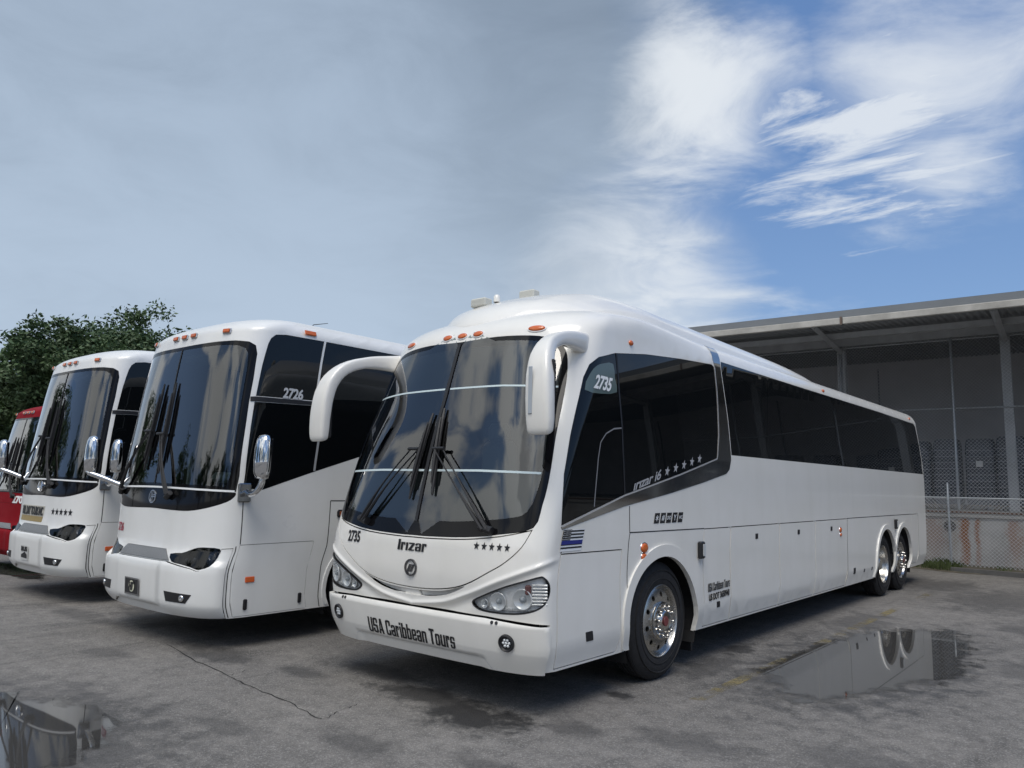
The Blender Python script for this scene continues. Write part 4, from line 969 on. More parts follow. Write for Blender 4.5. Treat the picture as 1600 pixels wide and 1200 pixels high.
    for x, y in ((.6, 1.35), (-.6, 1.5), (-.6, 2.6), (.6, 2.6), (-.6, 3.5), (.6, 3.5)):
        s_ = MB().box((x-.25, y-.25, 1.7), (x+.25, y+.25, 1.84), 0, .05).build('seat', sm, root)
        MB().box((x-.24, y+.22, 1.8), (x+.24, y+.36, 2.5), 0, .06).build('seat_back', sm, s_)
    MB().tube([Vector((.6 + .22*math.cos(t), .95 + .08*math.sin(t), 1.86 + .19*math.sin(t))) for t in np.linspace(0, 2*math.pi, 25)], .016, 6, cap=False).build('steering_wheel', BLACK, root)
    MB().tube([(-.35, .7, 1.66), (-.36, .72, 2.0)], .03, 8).build('pole', mat('pole_grey', (.4, .41, .42), .4), root)
    return root, S, Sb, b
QUAD = [(-.5, -.5), (.5, -.5), (.5, .5), (-.5, .5)]; QF = [(0, 1, 2, 3)]
def own(o): o['own'] = 1; return o
coach2, S2, S2b, bump2 = make_neighbour(BUS2_AT, 'white coach numbered 2726 in the middle, chrome mirrors and smoked headlights', WHITE2)
def emblem(S, a, t, r, parent, m):
    M = frame_on(S, a, t, .003); o = place(MB().lathe([(0, r), (.008, r*.98), (.008, r*.86), (0, r*.84)], 28, axis='z'), M).build('emblem', m, parent)
    for x0, y0, x1, y1 in ((-.45, -.62, -.30, .62), (.0, -.80, .14, .80), (-.45, -.07, .75, .07), (.30, .2, .75, .34)):
        place(MB().box((x0*r, y0*r, .001), (x1*r, y1*r, .007)), M).build('emblem_bar', m, o)
    return o
SILV = mat('emblem_silver', (.62, .64, .66), .2, metal=.9)
own(emblem(S2, 0., 1.545, .075, coach2, SILV))
own(lettering(S2, '2726', (1.985, 2.735, .27, .12, .0), mat('pale_grey_print', (.55, .56, .57), .4), coach2, .006, .034))
own(lettering(S2, '2726', (-.80, 1.175, .26, .10), mat('red_print', (.35, .02, .05), .4), coach2, .004, .03))
pl = own(glyphs('number_plate', S2b, QUAD, QF, (-.03, .573, .30, .17), mat('plate_dark', (.03, .03, .032), .4, noise=.5, nscale=60), coach2, .012))
glyphs('plate_frame', S2b, [(-.5, -.5), (.5, -.5), (.5, .5), (-.5, .5), (-.45, -.42), (.45, -.42), (.45, .42), (-.45, .42)], [(0, 1, 5, 4), (1, 2, 6, 5), (2, 3, 7, 6), (3, 0, 4, 7)], (-.03, .573, .31, .18), mat('plate_frame_grey', (.16, .16, .16), .4), pl, .016)
glyphs('plate_disc', S2b, [(0, 0)] + ellipse(0, 0, .5, .5, 24), [(0, i+1, (i+1) % 24+1) for i in range(24)], (-.03, .573, .12, .12), mat('cream_print', (.72, .72, .55), .5), pl, .016)
lettering(S2b, 'HT', (-.03, .573, .085, .085), mat('plate_dark'), pl, .019, .05, .2)

coach3 = copy_tree(coach2); coach3.location = (-12.6, 4.30, .04)
tag(coach3, 'white coach third from right, black and gold banner and five stars on its nose', 'bus', 'coaches parked side by side')
GOLD = mat('gold_print', (.33, .24, .09), .4)
b3 = patch('banner', S2, [(-.67, 1.115), (.20, 1.115), (.225, 1.265), (-.65, 1.265)], mat('banner_pale', (.50, .48, .42), .5), coach3, off=.004, lip=.003, g=(.08, .08))
patch('banner_band', S2, [(-.69, 1.035), (.175, 1.035), (.20, 1.113), (-.672, 1.113)], GOLD, b3, off=.004, lip=.003, g=(.08, .08))
lettering(S2, 'FULL DAY TOURS INC', (-.225, 1.19, .83, .125), PRINT, b3, .009, .04)
for k in range(5): star(S2, .50+.115*k, 1.20, .055, PRINT, coach3, .004)
M = frame_on(S2, 0., 1.545, .003)
o = place(MB().lathe([(0, .085), (.02, .083), (.022, .065), (.010, .060), (.006, .001)], 28, axis='z'), M).build('emblem', CHROME, coach3, angle=30)
place(MB().box((-.05, -.008, .006), (.05, .008, .018)), M).build('emblem_bar', SILV, o)
for k in (-1, 1): place(MB().box((k*.03-.007, -.04, .006), (k*.03+.007, .04, .017)), M).build('emblem_bar', SILV, o)
lettering(S2, '2', (-.93, 1.19, .08, .10), PRINT, coach3, .004, .04)
pl = glyphs('number_plate', S2b, QUAD, QF, (.0, .60, .26, .20), mat('plate_white', (.62, .62, .60), .5), coach3, .012)
lettering(S2b, 'BUS', (.0, .655, .20, .06), PRINT, pl, .016, .06); glyphs('plate_picture', S2b, [(-.5, -.4), (.5, -.5), (.5, .1), (.1, .5), (-.5, .0)], [(0, 1, 2, 3, 4)], (0, .57, .2, .09), PRINT, pl, .016)

coach4, S4, S4b, bump4 = make_neighbour((-16.55, 5.1, 0.), 'red coach at the far left edge behind the white coaches, numbered 2707', RED, red=True)
coach4.scale = (1, 1, .86)
lettering(S4, '2707', (.62, 1.50, .55, .15), WPRINT, coach4, .006, .06)
# ---------------------------------------------------------------- ground
def ground_material():
    m = bpy.data.materials.new('worn_asphalt'); m.use_nodes = True; nt = m.node_tree; N = nt.nodes; L = nt.links
    b = N['Principled BSDF']; tc = N.new('ShaderNodeTexCoord'); src = tc.outputs['Object']
    def noise(s, d=5., ro=.6, v=None):
        n = N.new('ShaderNodeTexNoise'); L.new(v or src, n.inputs['Vector']); n.inputs['Scale'].default_value = s; n.inputs['Detail'].default_value = d; n.inputs['Roughness'].default_value = ro; return n.outputs['Fac']
    def mr(v, a, b_, c=0., d=1., smooth=True):
        n = N.new('ShaderNodeMapRange'); n.interpolation_type = 'SMOOTHSTEP' if smooth else 'LINEAR'; L.new(v, n.inputs[0])
        for i, x in enumerate((a, b_, c, d)): n.inputs[i+1].default_value = x
        return n.outputs[0]
    def mth(op, a, b_, clamp=False):
        n = N.new('ShaderNodeMath'); n.operation = op; n.use_clamp = clamp
        for i, v in enumerate((a, b_)):
            if isinstance(v, (int, float)): n.inputs[i].default_value = v
            else: L.new(v, n.inputs[i])
        return n.outputs[0]
    def mix(f, a, b_):
        n = N.new('ShaderNodeMix'); n.data_type = 'RGBA'; L.new(f, n.inputs[0])
        for i, v in ((6, a), (7, b_)):
            if isinstance(v, tuple): n.inputs[i].default_value = (*v, 1)
            else: L.new(v, n.inputs[i])
        return n.outputs[2]
    big = noise(.35, 5, .6); mid = noise(1.7, 6, .65); fine = noise(95, 3, .7)
    mp = N.new('ShaderNodeMapping'); L.new(src, mp.inputs[0]); mp.inputs['Scale'].default_value = (1.2, .28, 1); mp.inputs['Rotation'].default_value = (0, 0, R(-58))
    streak = noise(1.6, 6, .65, mp.outputs[0])
    vor = N.new('ShaderNodeTexVoronoi'); vor.inputs['Scale'].default_value = 105; L.new(src, vor.inputs['Vector'])
    c = mix(mr(big, .35, .68), (.205, .192, .177), (.145, .137, .128))
    c = mix(mr(mid, .45, .75), c, (.235, .220, .203))
    c = mix(mr(streak, .53, .74), c, (.080, .076, .072))
    c = mix(mr(noise(7., 6, .7), .38, .66, 0., .55), c, (.085, .081, .076))
    # aggregate: pale and dark stone chips
    chips = mr(vor.outputs['Color'], .52, .95, 0., .7); c = mix(chips, c, (.34, .325, .305))
    c = mix(mr(fine, .52, .75, 0., .6), c, (.04, .04, .042))
    # oil and damp patches, each with its own place and ragged edge
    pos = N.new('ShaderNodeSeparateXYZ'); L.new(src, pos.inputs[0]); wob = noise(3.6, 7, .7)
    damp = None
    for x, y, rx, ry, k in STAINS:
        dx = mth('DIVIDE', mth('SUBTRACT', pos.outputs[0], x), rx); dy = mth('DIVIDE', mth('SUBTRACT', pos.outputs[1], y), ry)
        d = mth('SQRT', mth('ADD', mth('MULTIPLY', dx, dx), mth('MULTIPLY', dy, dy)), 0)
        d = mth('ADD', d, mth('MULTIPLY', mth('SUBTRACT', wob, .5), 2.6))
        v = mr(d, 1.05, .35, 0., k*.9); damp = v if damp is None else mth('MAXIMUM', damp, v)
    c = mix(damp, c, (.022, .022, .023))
    L.new(c, b.inputs['Base Color'])
    ro = mth('SUBTRACT', .92, mth('MULTIPLY', damp, .42)); L.new(ro, b.inputs['Roughness'])
    hgt = mth('ADD', mth('MULTIPLY', vor.outputs['Distance'], .8), mth('MULTIPLY', fine, .5))
    bp = N.new('ShaderNodeBump'); bp.inputs['Strength'].default_value = .8; bp.inputs['Distance'].default_value = .008; L.new(hgt, bp.inputs['Height'])
    bp2 = N.new('ShaderNodeBump'); bp2.inputs['Strength'].default_value = .4; bp2.inputs['Distance'].default_value = .06; L.new(mid, bp2.inputs['Height']); L.new(bp.outputs[0], bp2.inputs['Normal'])
    L.new(bp2.outputs[0], b.inputs['Normal'])
    return m
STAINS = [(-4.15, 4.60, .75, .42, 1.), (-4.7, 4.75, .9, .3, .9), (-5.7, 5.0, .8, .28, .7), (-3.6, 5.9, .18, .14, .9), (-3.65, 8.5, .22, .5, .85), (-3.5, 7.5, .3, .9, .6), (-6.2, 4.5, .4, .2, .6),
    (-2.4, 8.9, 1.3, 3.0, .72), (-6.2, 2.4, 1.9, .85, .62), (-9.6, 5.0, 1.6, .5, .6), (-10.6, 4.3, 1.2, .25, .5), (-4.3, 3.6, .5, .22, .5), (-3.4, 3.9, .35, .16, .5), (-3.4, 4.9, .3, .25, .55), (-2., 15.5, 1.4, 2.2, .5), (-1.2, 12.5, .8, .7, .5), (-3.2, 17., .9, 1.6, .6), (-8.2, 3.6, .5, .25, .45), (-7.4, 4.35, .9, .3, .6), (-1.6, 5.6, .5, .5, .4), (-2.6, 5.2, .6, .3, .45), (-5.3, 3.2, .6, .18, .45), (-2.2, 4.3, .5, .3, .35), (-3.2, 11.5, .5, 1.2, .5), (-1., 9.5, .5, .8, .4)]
link('ground', mesh('ground', [(-600, -300, 0), (600, -300, 0), (600, 900, 0), (-600, 900, 0)], [(0, 1, 2, 3)], ground_material()), None, 'structure')

def water_mat():
    m = bpy.data.materials.new('still_water'); m.use_nodes = True; nt = m.node_tree; N = nt.nodes; L = nt.links; b = N['Principled BSDF']
    b.inputs['Base Color'].default_value = (.060, .058, .055, 1); b.inputs['Roughness'].default_value = .025; b.inputs['Specular IOR Level'].default_value = .75
    at = N.new('ShaderNodeAttribute'); at.attribute_name = 'depth'; tc = N.new('ShaderNodeTexCoord')
    n = N.new('ShaderNodeTexNoise'); L.new(tc.outputs['Object'], n.inputs['Vector']); n.inputs['Scale'].default_value = 26.; n.inputs['Detail'].default_value = 6; n.inputs['Roughness'].default_value = .7
    a = N.new('ShaderNodeMath'); a.operation = 'MULTIPLY_ADD'; L.new(n.outputs[0], a.inputs[0]); a.inputs[1].default_value = .5; L.new(at.outputs['Fac'], a.inputs[2])
    nb = N.new('ShaderNodeTexNoise'); L.new(tc.outputs['Object'], nb.inputs['Vector']); nb.inputs['Scale'].default_value = 4.5; nb.inputs['Detail'].default_value = 5
    a2 = N.new('ShaderNodeMath'); a2.operation = 'MULTIPLY_ADD'; L.new(nb.outputs[0], a2.inputs[0]); a2.inputs[1].default_value = 1.1; L.new(a.outputs[0], a2.inputs[2]); a = a2
    mr = N.new('ShaderNodeMapRange'); mr.interpolation_type = 'SMOOTHSTEP'; L.new(a.outputs[0], mr.inputs[0]); mr.inputs[1].default_value = .92; mr.inputs[2].default_value = 1.38; L.new(mr.outputs[0], b.inputs['Alpha'])
    return m
WATER = water_mat(); rng = random.Random(4)
def puddle(name, pts, z=.004):
    p = smoothp(pts, 6); p = [(x + rng.uniform(-.02, .02), y + rng.uniform(-.02, .02)) for x, y in p]
    if area(p) < 0: p = p[::-1]
    c = np.mean(p, 0); rings = []; n = len(p)
    for k, dp in ((1.4, 0.), (1.15, .22), (.95, .55), (.72, .95), (.3, 1.)): rings.append(([(c[0]+(x-c[0])*k, c[1]+(y-c[1])*k) for x, y in p], dp))
    V = [(x, y, z) for r_, _ in rings for x, y in r_] + [(c[0], c[1], z)]; D = [dp for r_, dp in rings for _ in r_] + [1.]
    F = [(k*n+i, k*n+(i+1) % n, (k+1)*n+(i+1) % n, (k+1)*n+i) for k in range(4) for i in range(n)] + [(4*n+i, 4*n+(i+1) % n, 5*n) for i in range(n)]
    me = mesh(name, V, F, WATER); at = me.attributes.new('depth', 'FLOAT', 'POINT'); at.data.foreach_set('value', D)
    return link(name, me, None, 'structure')
puddle('puddle', [(-2.81, 7.49), (-2.98, 7.85), (-3.03, 8.83), (-2.94, 9.91), (-2.83, 10.59), (-2.37, 11.18), (-2.09, 11.23), (-1.83, 10.52), (-1.61, 9.02), (-1.76, 8.52), (-1.99, 7.81), (-2.25, 7.18), (-2.52, 7.0)])
puddle('puddle', [(-7.9, 2.2), (-7.28, 2.39), (-6.94, 2.47), (-6.64, 2.63), (-6.21, 2.72), (-5.80, 2.60), (-5.52, 2.4), (-5.36, 2.12), (-5.3, 1.8), (-5.6, 1.3), (-6.4, 1.2), (-7.4, 1.5)])
puddle('puddle', [(-18.2, 5.3), (-17.0, 5.75), (-16.0, 5.75), (-15.0, 5.35), (-14.7, 5.15), (-15.6, 5.0), (-17., 4.9), (-18., 4.9)])
# worn yellow bay line
def paint_mat():
    m = bpy.data.materials.new('worn_yellow_paint'); m.use_nodes = True; nt = m.node_tree; N = nt.nodes; L = nt.links; b = N['Principled BSDF']
    b.inputs['Base Color'].default_value = (.25, .205, .10, 1); b.inputs['Roughness'].default_value = .85
    tc = N.new('ShaderNodeTexCoord'); n = N.new('ShaderNodeTexNoise'); L.new(tc.outputs['Object'], n.inputs['Vector']); n.inputs['Scale'].default_value = 5.5; n.inputs['Detail'].default_value = 9; n.inputs['Roughness'].default_value = .75
    n2 = N.new('ShaderNodeTexNoise'); L.new(tc.outputs['Object'], n2.inputs['Vector']); n2.inputs['Scale'].default_value = .9
    ad = N.new('ShaderNodeMath'); ad.operation = 'ADD'; L.new(n.outputs[0], ad.inputs[0]); L.new(n2.outputs[0], ad.inputs[1])
    mr = N.new('ShaderNodeMapRange'); L.new(ad.outputs[0], mr.inputs[0]); mr.inputs[1].default_value = .98; mr.inputs[2].default_value = 1.2; mr.inputs[4].default_value = .75
    L.new(mr.outputs[0], b.inputs['Alpha']); return m
link('bay_line', mesh('bay_line', [(-3.12, 6.2, .0035), (-3.0, 6.2, .0035), (-3.06, 15.5, .0035), (-3.18, 15.5, .0035)], [(0, 1, 2, 3)], paint_mat()), None, 'structure')
# long crack in the asphalt
def crack(pts, w):
    p = smoothp(pts, 6, False); V = []; F = []
    for i, (x, y) in enumerate(p):
        x += rng.uniform(-.02, .02); y += rng.uniform(-.015, .015); k = w*rng.uniform(.35, 1.3)*(.3 if i in (0, len(p)-1) else 1)
        V += [(x, y-k, .003), (x, y+k, .003)]
    F = [(2*i, 2*i+2, 2*i+3, 2*i+1) for i in range(len(p)-1)]
    return link('pavement_crack', mesh('pavement_crack', V, F, mat('crack_dirt', (.02, .019, .018), .95)), None, 'structure')
crack([(-8.19, 4.21), (-7.24, 4.05), (-6.51, 3.96), (-6.04, 3.9), (-5.45, 3.85), (-4.91, 3.76), (-4.94, 3.93), (-5.0, 4.21)], .006)
crack([(-6.51, 3.96), (-6.62, 4.3), (-6.45, 4.6)], .004)

# ---------------------------------------------------------------- loading-dock building
TH = R(2.7); dock = empty('loading_dock', (-4.2, 21.15, 0), TH)
tag(dock, 'grey loading dock with rust-stained concrete wall, steel columns and wide canopy roof', 'building')
CONC = mat('stained_concrete', (.40, .385, .36), .9, noise=.35, nscale=1.3, bump=.3, bscale=25)
STEEL = mat('grey_painted_steel', (.36, .37, .38), .55, noise=.25, nscale=3)
SHEETM = mat('grey_roof_sheet', (.19, .205, .22), .45, noise=.2, nscale=.8)
FASC = mat('weathered_cream_fascia', (.48, .46, .42), .7, noise=.4, nscale=2.5)
WALLM = mat('grey_back_wall', (.58, .57, .58), .85, noise=.2, nscale=.7)
SHADE = mat('dark_soffit_sheet', (.24, .25, .26), .7)
U0, U1 = -16., 34.
rust = bpy.data.materials.new('rust_streaked_concrete'); rust.use_nodes = True
def rust_nodes(m):
    nt = m.node_tree; N = nt.nodes; L = nt.links; b = N['Principled BSDF']; b.inputs['Roughness'].default_value = .92
    tc = N.new('ShaderNodeTexCoord'); src = tc.outputs['Object']; sp = N.new('ShaderNodeSeparateXYZ'); L.new(src, sp.inputs[0])
    def noise(s, sc=(1, 1, 1), d=6):
        mp = N.new('ShaderNodeMapping'); L.new(src, mp.inputs[0]); mp.inputs['Scale'].default_value = sc
        n = N.new('ShaderNodeTexNoise'); L.new(mp.outputs[0], n.inputs['Vector']); n.inputs['Scale'].default_value = s; n.inputs['Detail'].default_value = d; n.inputs['Roughness'].default_value = .65; return n.outputs['Fac']
    def mr(v, a, b_, d=1.):
        n = N.new('ShaderNodeMapRange'); n.interpolation_type = 'SMOOTHSTEP'; L.new(v, n.inputs[0]); n.inputs[1].default_value = a; n.inputs[2].default_value = b_; n.inputs[4].default_value = d; return n.outputs[0]
    def mth(op, a, b_):
        n = N.new('ShaderNodeMath'); n.operation = op
        for i, v in enumerate((a, b_)):
            if isinstance(v, (int, float)): n.inputs[i].default_value = v
            else: L.new(v, n.inputs[i])
        return n.outputs[0]
    def mix(f, a, b_):
        n = N.new('ShaderNodeMix'); n.data_type = 'RGBA'; L.new(f, n.inputs[0])
        for i, v in ((6, a), (7, b_)):
            if isinstance(v, tuple): n.inputs[i].default_value = (*v, 1)
            else: L.new(v, n.inputs[i])
        return n.outputs[2]
    c = mix(mr(noise(1.1), .35, .7), (.46, .45, .43), (.31, .30, .285))
    c = mix(mr(noise(3., (1, 1, .15)), .5, .75, .6), c, (.30, .25, .19))
    for u, w, k in ((.72, .12, 1.), (.78, .07, 1.), (1.0, .06, .9), (1.75, .2, .6), (2.2, .16, .6), (.1, .3, .45), (-.6, .08, .5), (4.2, .06, .7), (6.5, .1, .6)):
        d = mth('ABSOLUTE', mth('SUBTRACT', sp.outputs[0], mth('ADD', u, mth('MULTIPLY', mth('SUBTRACT', noise(2., (.3, 1, 1)), .5), .12))), 0)
        d = mth('DIVIDE', d, w); d = mth('ADD', d, mth('MULTIPLY', mth('SUBTRACT', noise(7., (1, 1, .35)), .5), 3.2))
        fade = mr(sp.outputs[2], .0, .9); top = mr(sp.outputs[2], 1.22, 1.12); c = mix(mth('MULTIPLY', mth('MULTIPLY', mr(d, 1.2, .1, k), top), mth('ADD', .45, mth('MULTIPLY', fade, .55))), c, (.27, .11, .04))
    L.new(c, b.inputs['Base Color'])
    bp = N.new('ShaderNodeBump'); bp.inputs['Strength'].default_value = .5; bp.inputs['Distance'].default_value = .02; L.new(noise(14.), bp.inputs['Height']); L.new(bp.outputs[0], b.inputs['Normal'])
rust_nodes(rust)
MB().box((U0, 0, -.2), (U1, 12., 1.20)).build('dock_wall', rust, dock)
MB().box((U0, -.05, 1.202), (U1, 12., 1.36)).build('dock_slab', CONC, dock)
MB().box((U0, -.07, 1.30), (U1, -.05, 1.345)).build('dock_edge', mat('rusty_edge', (.16, .09, .06), .8, noise=.5, nscale=4), dock)
MB().lathe([(-.012, .001), (-.012, .10), (-.03, .115), (.0, .13)], 22, org=(.44, 0., .98), axis='y').build('drain_cover', mat('dark_iron', (.09, .085, .08), .8), dock)
MB().box((U0, 9., 1.362), (U1, 9.3, 6.6)).build('back_wall', WALLM, dock)
for k in range(9): MB().box((U0+2+k*5.6, 8.96, 1.365), (U0+2.05+k*5.6, 8.998, 6.2)).build('wall_joint', SHADE, dock)
for k in range(11):
    u = 1.76 + (k-4)*3.72
    if U0 < u < U1:
        c = MB().box((u-.10, .25, 1.362), (u+.10, .27, 5.60)).box((u-.10, .45, 1.362), (u+.10, .47, 5.60)).box((u-.012, .271, 1.362), (u+.012, .449, 5.60)); c.build('column', STEEL, dock)
        # raking bracket under the canopy
        MB().tube([(u, .30, 5.45), (u, -2.3, 5.70)], .075, 4).build('canopy_bracket', STEEL, dock)
MB().box((U0, .22, 5.602), (U1, .50, 5.95)).build('beam', STEEL, dock)
MB().box((U0, -1.0, 5.60), (U1, -.86, 5.74)).build('purlin', STEEL, dock)
# corrugated canopy sheet with real ribs
V = []; n = int((U1-U0)/.15)
for i in range(n*4+1):
    u = U0 + (U1-U0)*i/(n*4); zz = (0, .035, .035, 0)[i % 4]
    V += [(u, -2.5, 5.72+zz), (u, 9.2, 6.45+zz)]
link('canopy_sheet', mesh('canopy_sheet', V, [(2*i, 2*i+2, 2*i+3, 2*i+1) for i in range(n*4)], SHADE), dock)
MB().box((U0, -2.56, 5.80), (U1, -2.52, 5.97)).build('roof_flashing', SHEETM, dock)
MB().add([(U0, -2.56, 5.972), (U1, -2.56, 5.972), (U1, 9.3, 6.72), (U0, 9.3, 6.72)], [(0, 1, 2, 3)]).build('roof_sheet', SHEETM, dock)
for k in range(14):
    u = U0 + k*3.72 - .1; MB().box((u, -2.60, 5.645), (u+3.70, -2.50, 5.798), 0, .012).build('fascia_board', FASC, dock)
    MB().box((u-.055, -2.615, 5.63), (u-.012, -2.603, 5.82)).build('fascia_strap', mat('rusty_strap', (.14, .10, .08), .8), dock)

# stacks of wrapped crates on the dock
WRAP = mat('dusty_shrink_wrap', (.10, .11, .13), .2, noise=.5, nscale=7, bump=.9, bscale=16)
def wrapped_stack(u, v, w, d, h, lab, tagged=True, tilt=0.):
    base = dock.matrix_basis
    r = empty('wrapped_stack', (0, 0, 0)); ang = TH + tilt
    p = Matrix.Translation((-4.2, 21.15, 0)) @ Matrix.Rotation(TH, 4, 'Z') @ Vector((u, v, 1.362)); r.location = p; r.rotation_euler = (0, 0, ang)
    tag(r, lab, 'stack', 'wrapped stacks on the dock')
    pm = MB()
    for k in range(3): pm.box((-w/2 + k*(w/2-.05), -d/2, .0), (-w/2 + k*(w/2-.05)+.1, d/2, .09))
    pm.box((-w/2, -d/2, .091), (w/2, d/2, .115)); pm.build('pallet', mat('pallet_wood', (.22, .17, .12), .9, noise=.3), r)
    rr = random.Random(int(u*97)+5); nl = 14; V = []; n = 20
    for j in range(nl+1):
        z = .118 + (h-.118)*j/nl; k = 1 - .03*rr.random() - (.07 if j in (0, nl) else 0) - .08*(j/nl)**3
        for i in range(n):
            t = 2*math.pi*i/n; c, s_ = math.cos(t), math.sin(t)
            V.append((w/2*k*math.copysign(abs(c)**.35, c)*(1+.02*rr.random()), d/2*k*math.copysign(abs(s_)**.35, s_), z))
    F = [(j*n+i, j*n+(i+1) % n, (j+1)*n+(i+1) % n, (j+1)*n+i) for j in range(nl) for i in range(n)] + [tuple(range(nl*n, nl*n+n))]
    link('wrapped_load', mesh('wrapped_load', V, F, WRAP, False), r)
    for j in range(9): MB().box((-w/2*.985, -d/2-.004, .25+j*(h-.4)/9), (w/2*.985, -d/2*.93, .262+j*(h-.4)/9)).build('carton_edge', mat('load_edge_grey', (.27, .28, .30), .6), r)
    if tagged: MB().box((-.08, -d/2-.02, h*.60), (.07, -d/2-.012, h*.60+.15)).build('paper_label', mat('paper_label', (.72, .72, .70), .7), r)
wl = ['slatted grey stack on the dock just behind the coach tail', 'wrapped stack second from the coach tail, behind the thin fence post', 'pale shrink-wrapped stack with a white paper label, left of two labelled ones', 'shrink-wrapped stack with a white paper label beside the wide steel column', 'wrapped stack right of the wide steel column at the picture edge']
for k, (u, w, h, tg) in enumerate(((-.42, .62, 1.75, False), (.22, .62, 1.80, False), (.93, .66, 1.80, True), (1.58, .68, 1.85, True), (2.35, .7, 1.8, True))): wrapped_stack(u*1.06, 1.9, w*1.05, .8, h, wl[k], tg)
ORD = 'second third fourth fifth sixth seventh eighth ninth tenth'.split()
for k in range(6): wrapped_stack(3.4+k*1.25, 3.0, .8, .9, 1.75+.08*(k % 3), ORD[k] + ' wrapped stack past the right picture edge, counted from the wide column', k % 2 == 0)

# ---------------------------------------------------------------- chain-link fences
GALV = mat('galvanised_pipe', (.42, .44, .46), .42, metal=.7, noise=.2, nscale=12)
def fence(name, lab, grp, v, u0, u1, z0, z1, posts, rails, pr=.03):
    r = empty(name, (-4.2, 21.15, 0), TH); tag(r, lab, 'fence', grp)
    for u, a, b_ in posts: MB().lathe([(a, .001), (a, pr), (b_, pr), (b_+.015, pr*.6), (b_+.02, .001)], 10, org=(u, v, 0), axis='z').build('fence_post', GALV, r, angle=40)
    for z in rails: MB().tube([(u0, v+.035, z), (u1, v+.035, z)], .021, 8).build('fence_rail', GALV, r)
    mb = MB(); p = .06; hgt = z1 - z0; wr = .0036
    def wire(a, b_):
        d = (Vector(b_)-Vector(a)).normalized(); s_ = d.cross(Vector((0, 1, 0)))*wr; o_ = Vector((0, wr, 0))
        A, B = Vector(a), Vector(b_); mb.add([A+s_, A-s_*.5+o_, A-s_*.5-o_, B+s_, B-s_*.5+o_, B-s_*.5-o_], [(0, 1, 4, 3), (1, 2, 5, 4), (2, 0, 3, 5)])
    k = u0 - hgt
    while k < u1:
        a0, a1 = max(k, u0), min(k+hgt, u1)
        if a1 > a0 + .01:
            wire((a0, v-.035, z0+(a0-k)), (a1, v-.035, z0+(a1-k))); wire((a0, v-.041, z1-(a0-k)), (a1, v-.041, z1-(a1-k)))
        k += p*1.4142
    o = mb.build('wire_mesh', mat('dull_wire', (.55, .56, .57), .5, metal=.3), r); o['kind'] = 'stuff'
    return r
fence('chain_link_fence', 'low chain-link fence in front of the rust-stained dock wall', 'chain-link fences', -.28, -9., 8., .06, 1.66, [(.47, 0, 2.0), (-2.6, 0, 1.72), (-5.7, 0, 1.72), (3.6, 0, 1.72), (6.7, 0, 1.72)], [1.66])
fence('chain_link_fence', 'tall chain-link screen fixed between the dock columns', 'chain-link fences', .20, -9., 8., 1.40, 5.58, [(.63, 1.365, 5.59), (-1.97, 1.365, 5.59), (-4.6, 1.365, 5.59), (3.3, 1.365, 5.59), (6.2, 1.365, 5.59)], [3.83, 5.55])

# ---------------------------------------------------------------- verge: kerb and grass
Mdock = Matrix.Translation((-4.2, 21.15, 0)) @ Matrix.Rotation(TH, 4, 'Z')
soil = MB(); V = []; F = []; nu, nv = 90, 8; rg = random.Random(8)
for i in range(nu+1):
    u = -9 + 26*i/nu
    for j in range(nv+1):
        q = j/nv; v = -.02 - q*(.95 + .25*math.sin(u*1.7) + .12*rg.random()); V.append(tuple(Mdock @ Vector((u, v, .085*(1-q)**.7 + .004 + .02*rg.random()*(1-q)))))
F = [(i*(nv+1)+j, i*(nv+1)+j+1, (i+1)*(nv+1)+j+1, (i+1)*(nv+1)+j) for i in range(nu) for j in range(nv)]
link('verge', mesh('verge', V, F, mat('dry_soil', (.13, .115, .085), .95, noise=.4, nscale=5, bump=.4, bscale=30), True), None, 'structure')
def blades(n, fu, col, h0, h1, name):
    V = []; F = []; r = random.Random(3)
    for _ in range(n):
        p, nrm_h = fu(r); h = r.uniform(h0, h1)*nrm_h; a = r.uniform(0, 6.28); w = r.uniform(.006, .013); dx, dy = math.cos(a)*w, math.sin(a)*w; l = r.uniform(-.6, .6)*h; m_ = r.uniform(-.6, .6)*h
        b = len(V); V += [(p.x-dx, p.y-dy, p.z), (p.x+dx, p.y+dy, p.z), (p.x+l*.5+dx*.6, p.y+m_*.5+dy*.6, p.z+h*.7), (p.x+l, p.y+m_, p.z+h)]; F += [(b, b+1, b+2), (b, b+2, b+3)]
    return link(name, mesh(name, V, F, col), None, 'stuff')
def spot(r):
    u = r.uniform(-9, 10); q = r.random()**1.3; v = -.03 - q*(.9 + .25*math.sin(u*1.7))
    dens = max(.12, math.sin(u*2.3 + 1)*.4 + .5 + .35*math.sin(u*5.1)); return Mdock @ Vector((u, v, .07*(1-q))), dens
g = blades(26000, spot, mat('verge_grass', (.085, .115, .035), .8, noise=.5, nscale=2.5), .05, .17, 'grass'); tag(g, 'rough green grass growing along the foot of the dock wall', 'grass')
kb = MB()
kb.add([tuple(Mdock @ Vector(p)) for p in ((.55, -.95, 0), (9., -2.1, 0), (9., -2.28, 0), (.55, -1.12, 0), (.55, -.95, .10), (9., -2.1, .10), (9., -2.28, .10), (.55, -1.12, .10))], [(4, 5, 6, 7)[::-1], (0, 1, 5, 4), (1, 2, 6, 5), (2, 3, 7, 6), (3, 0, 4, 7)])
kb.build('kerb', mat('old_kerb', (.14, .135, .13), .9, noise=.4, nscale=3), None, kind='structure')

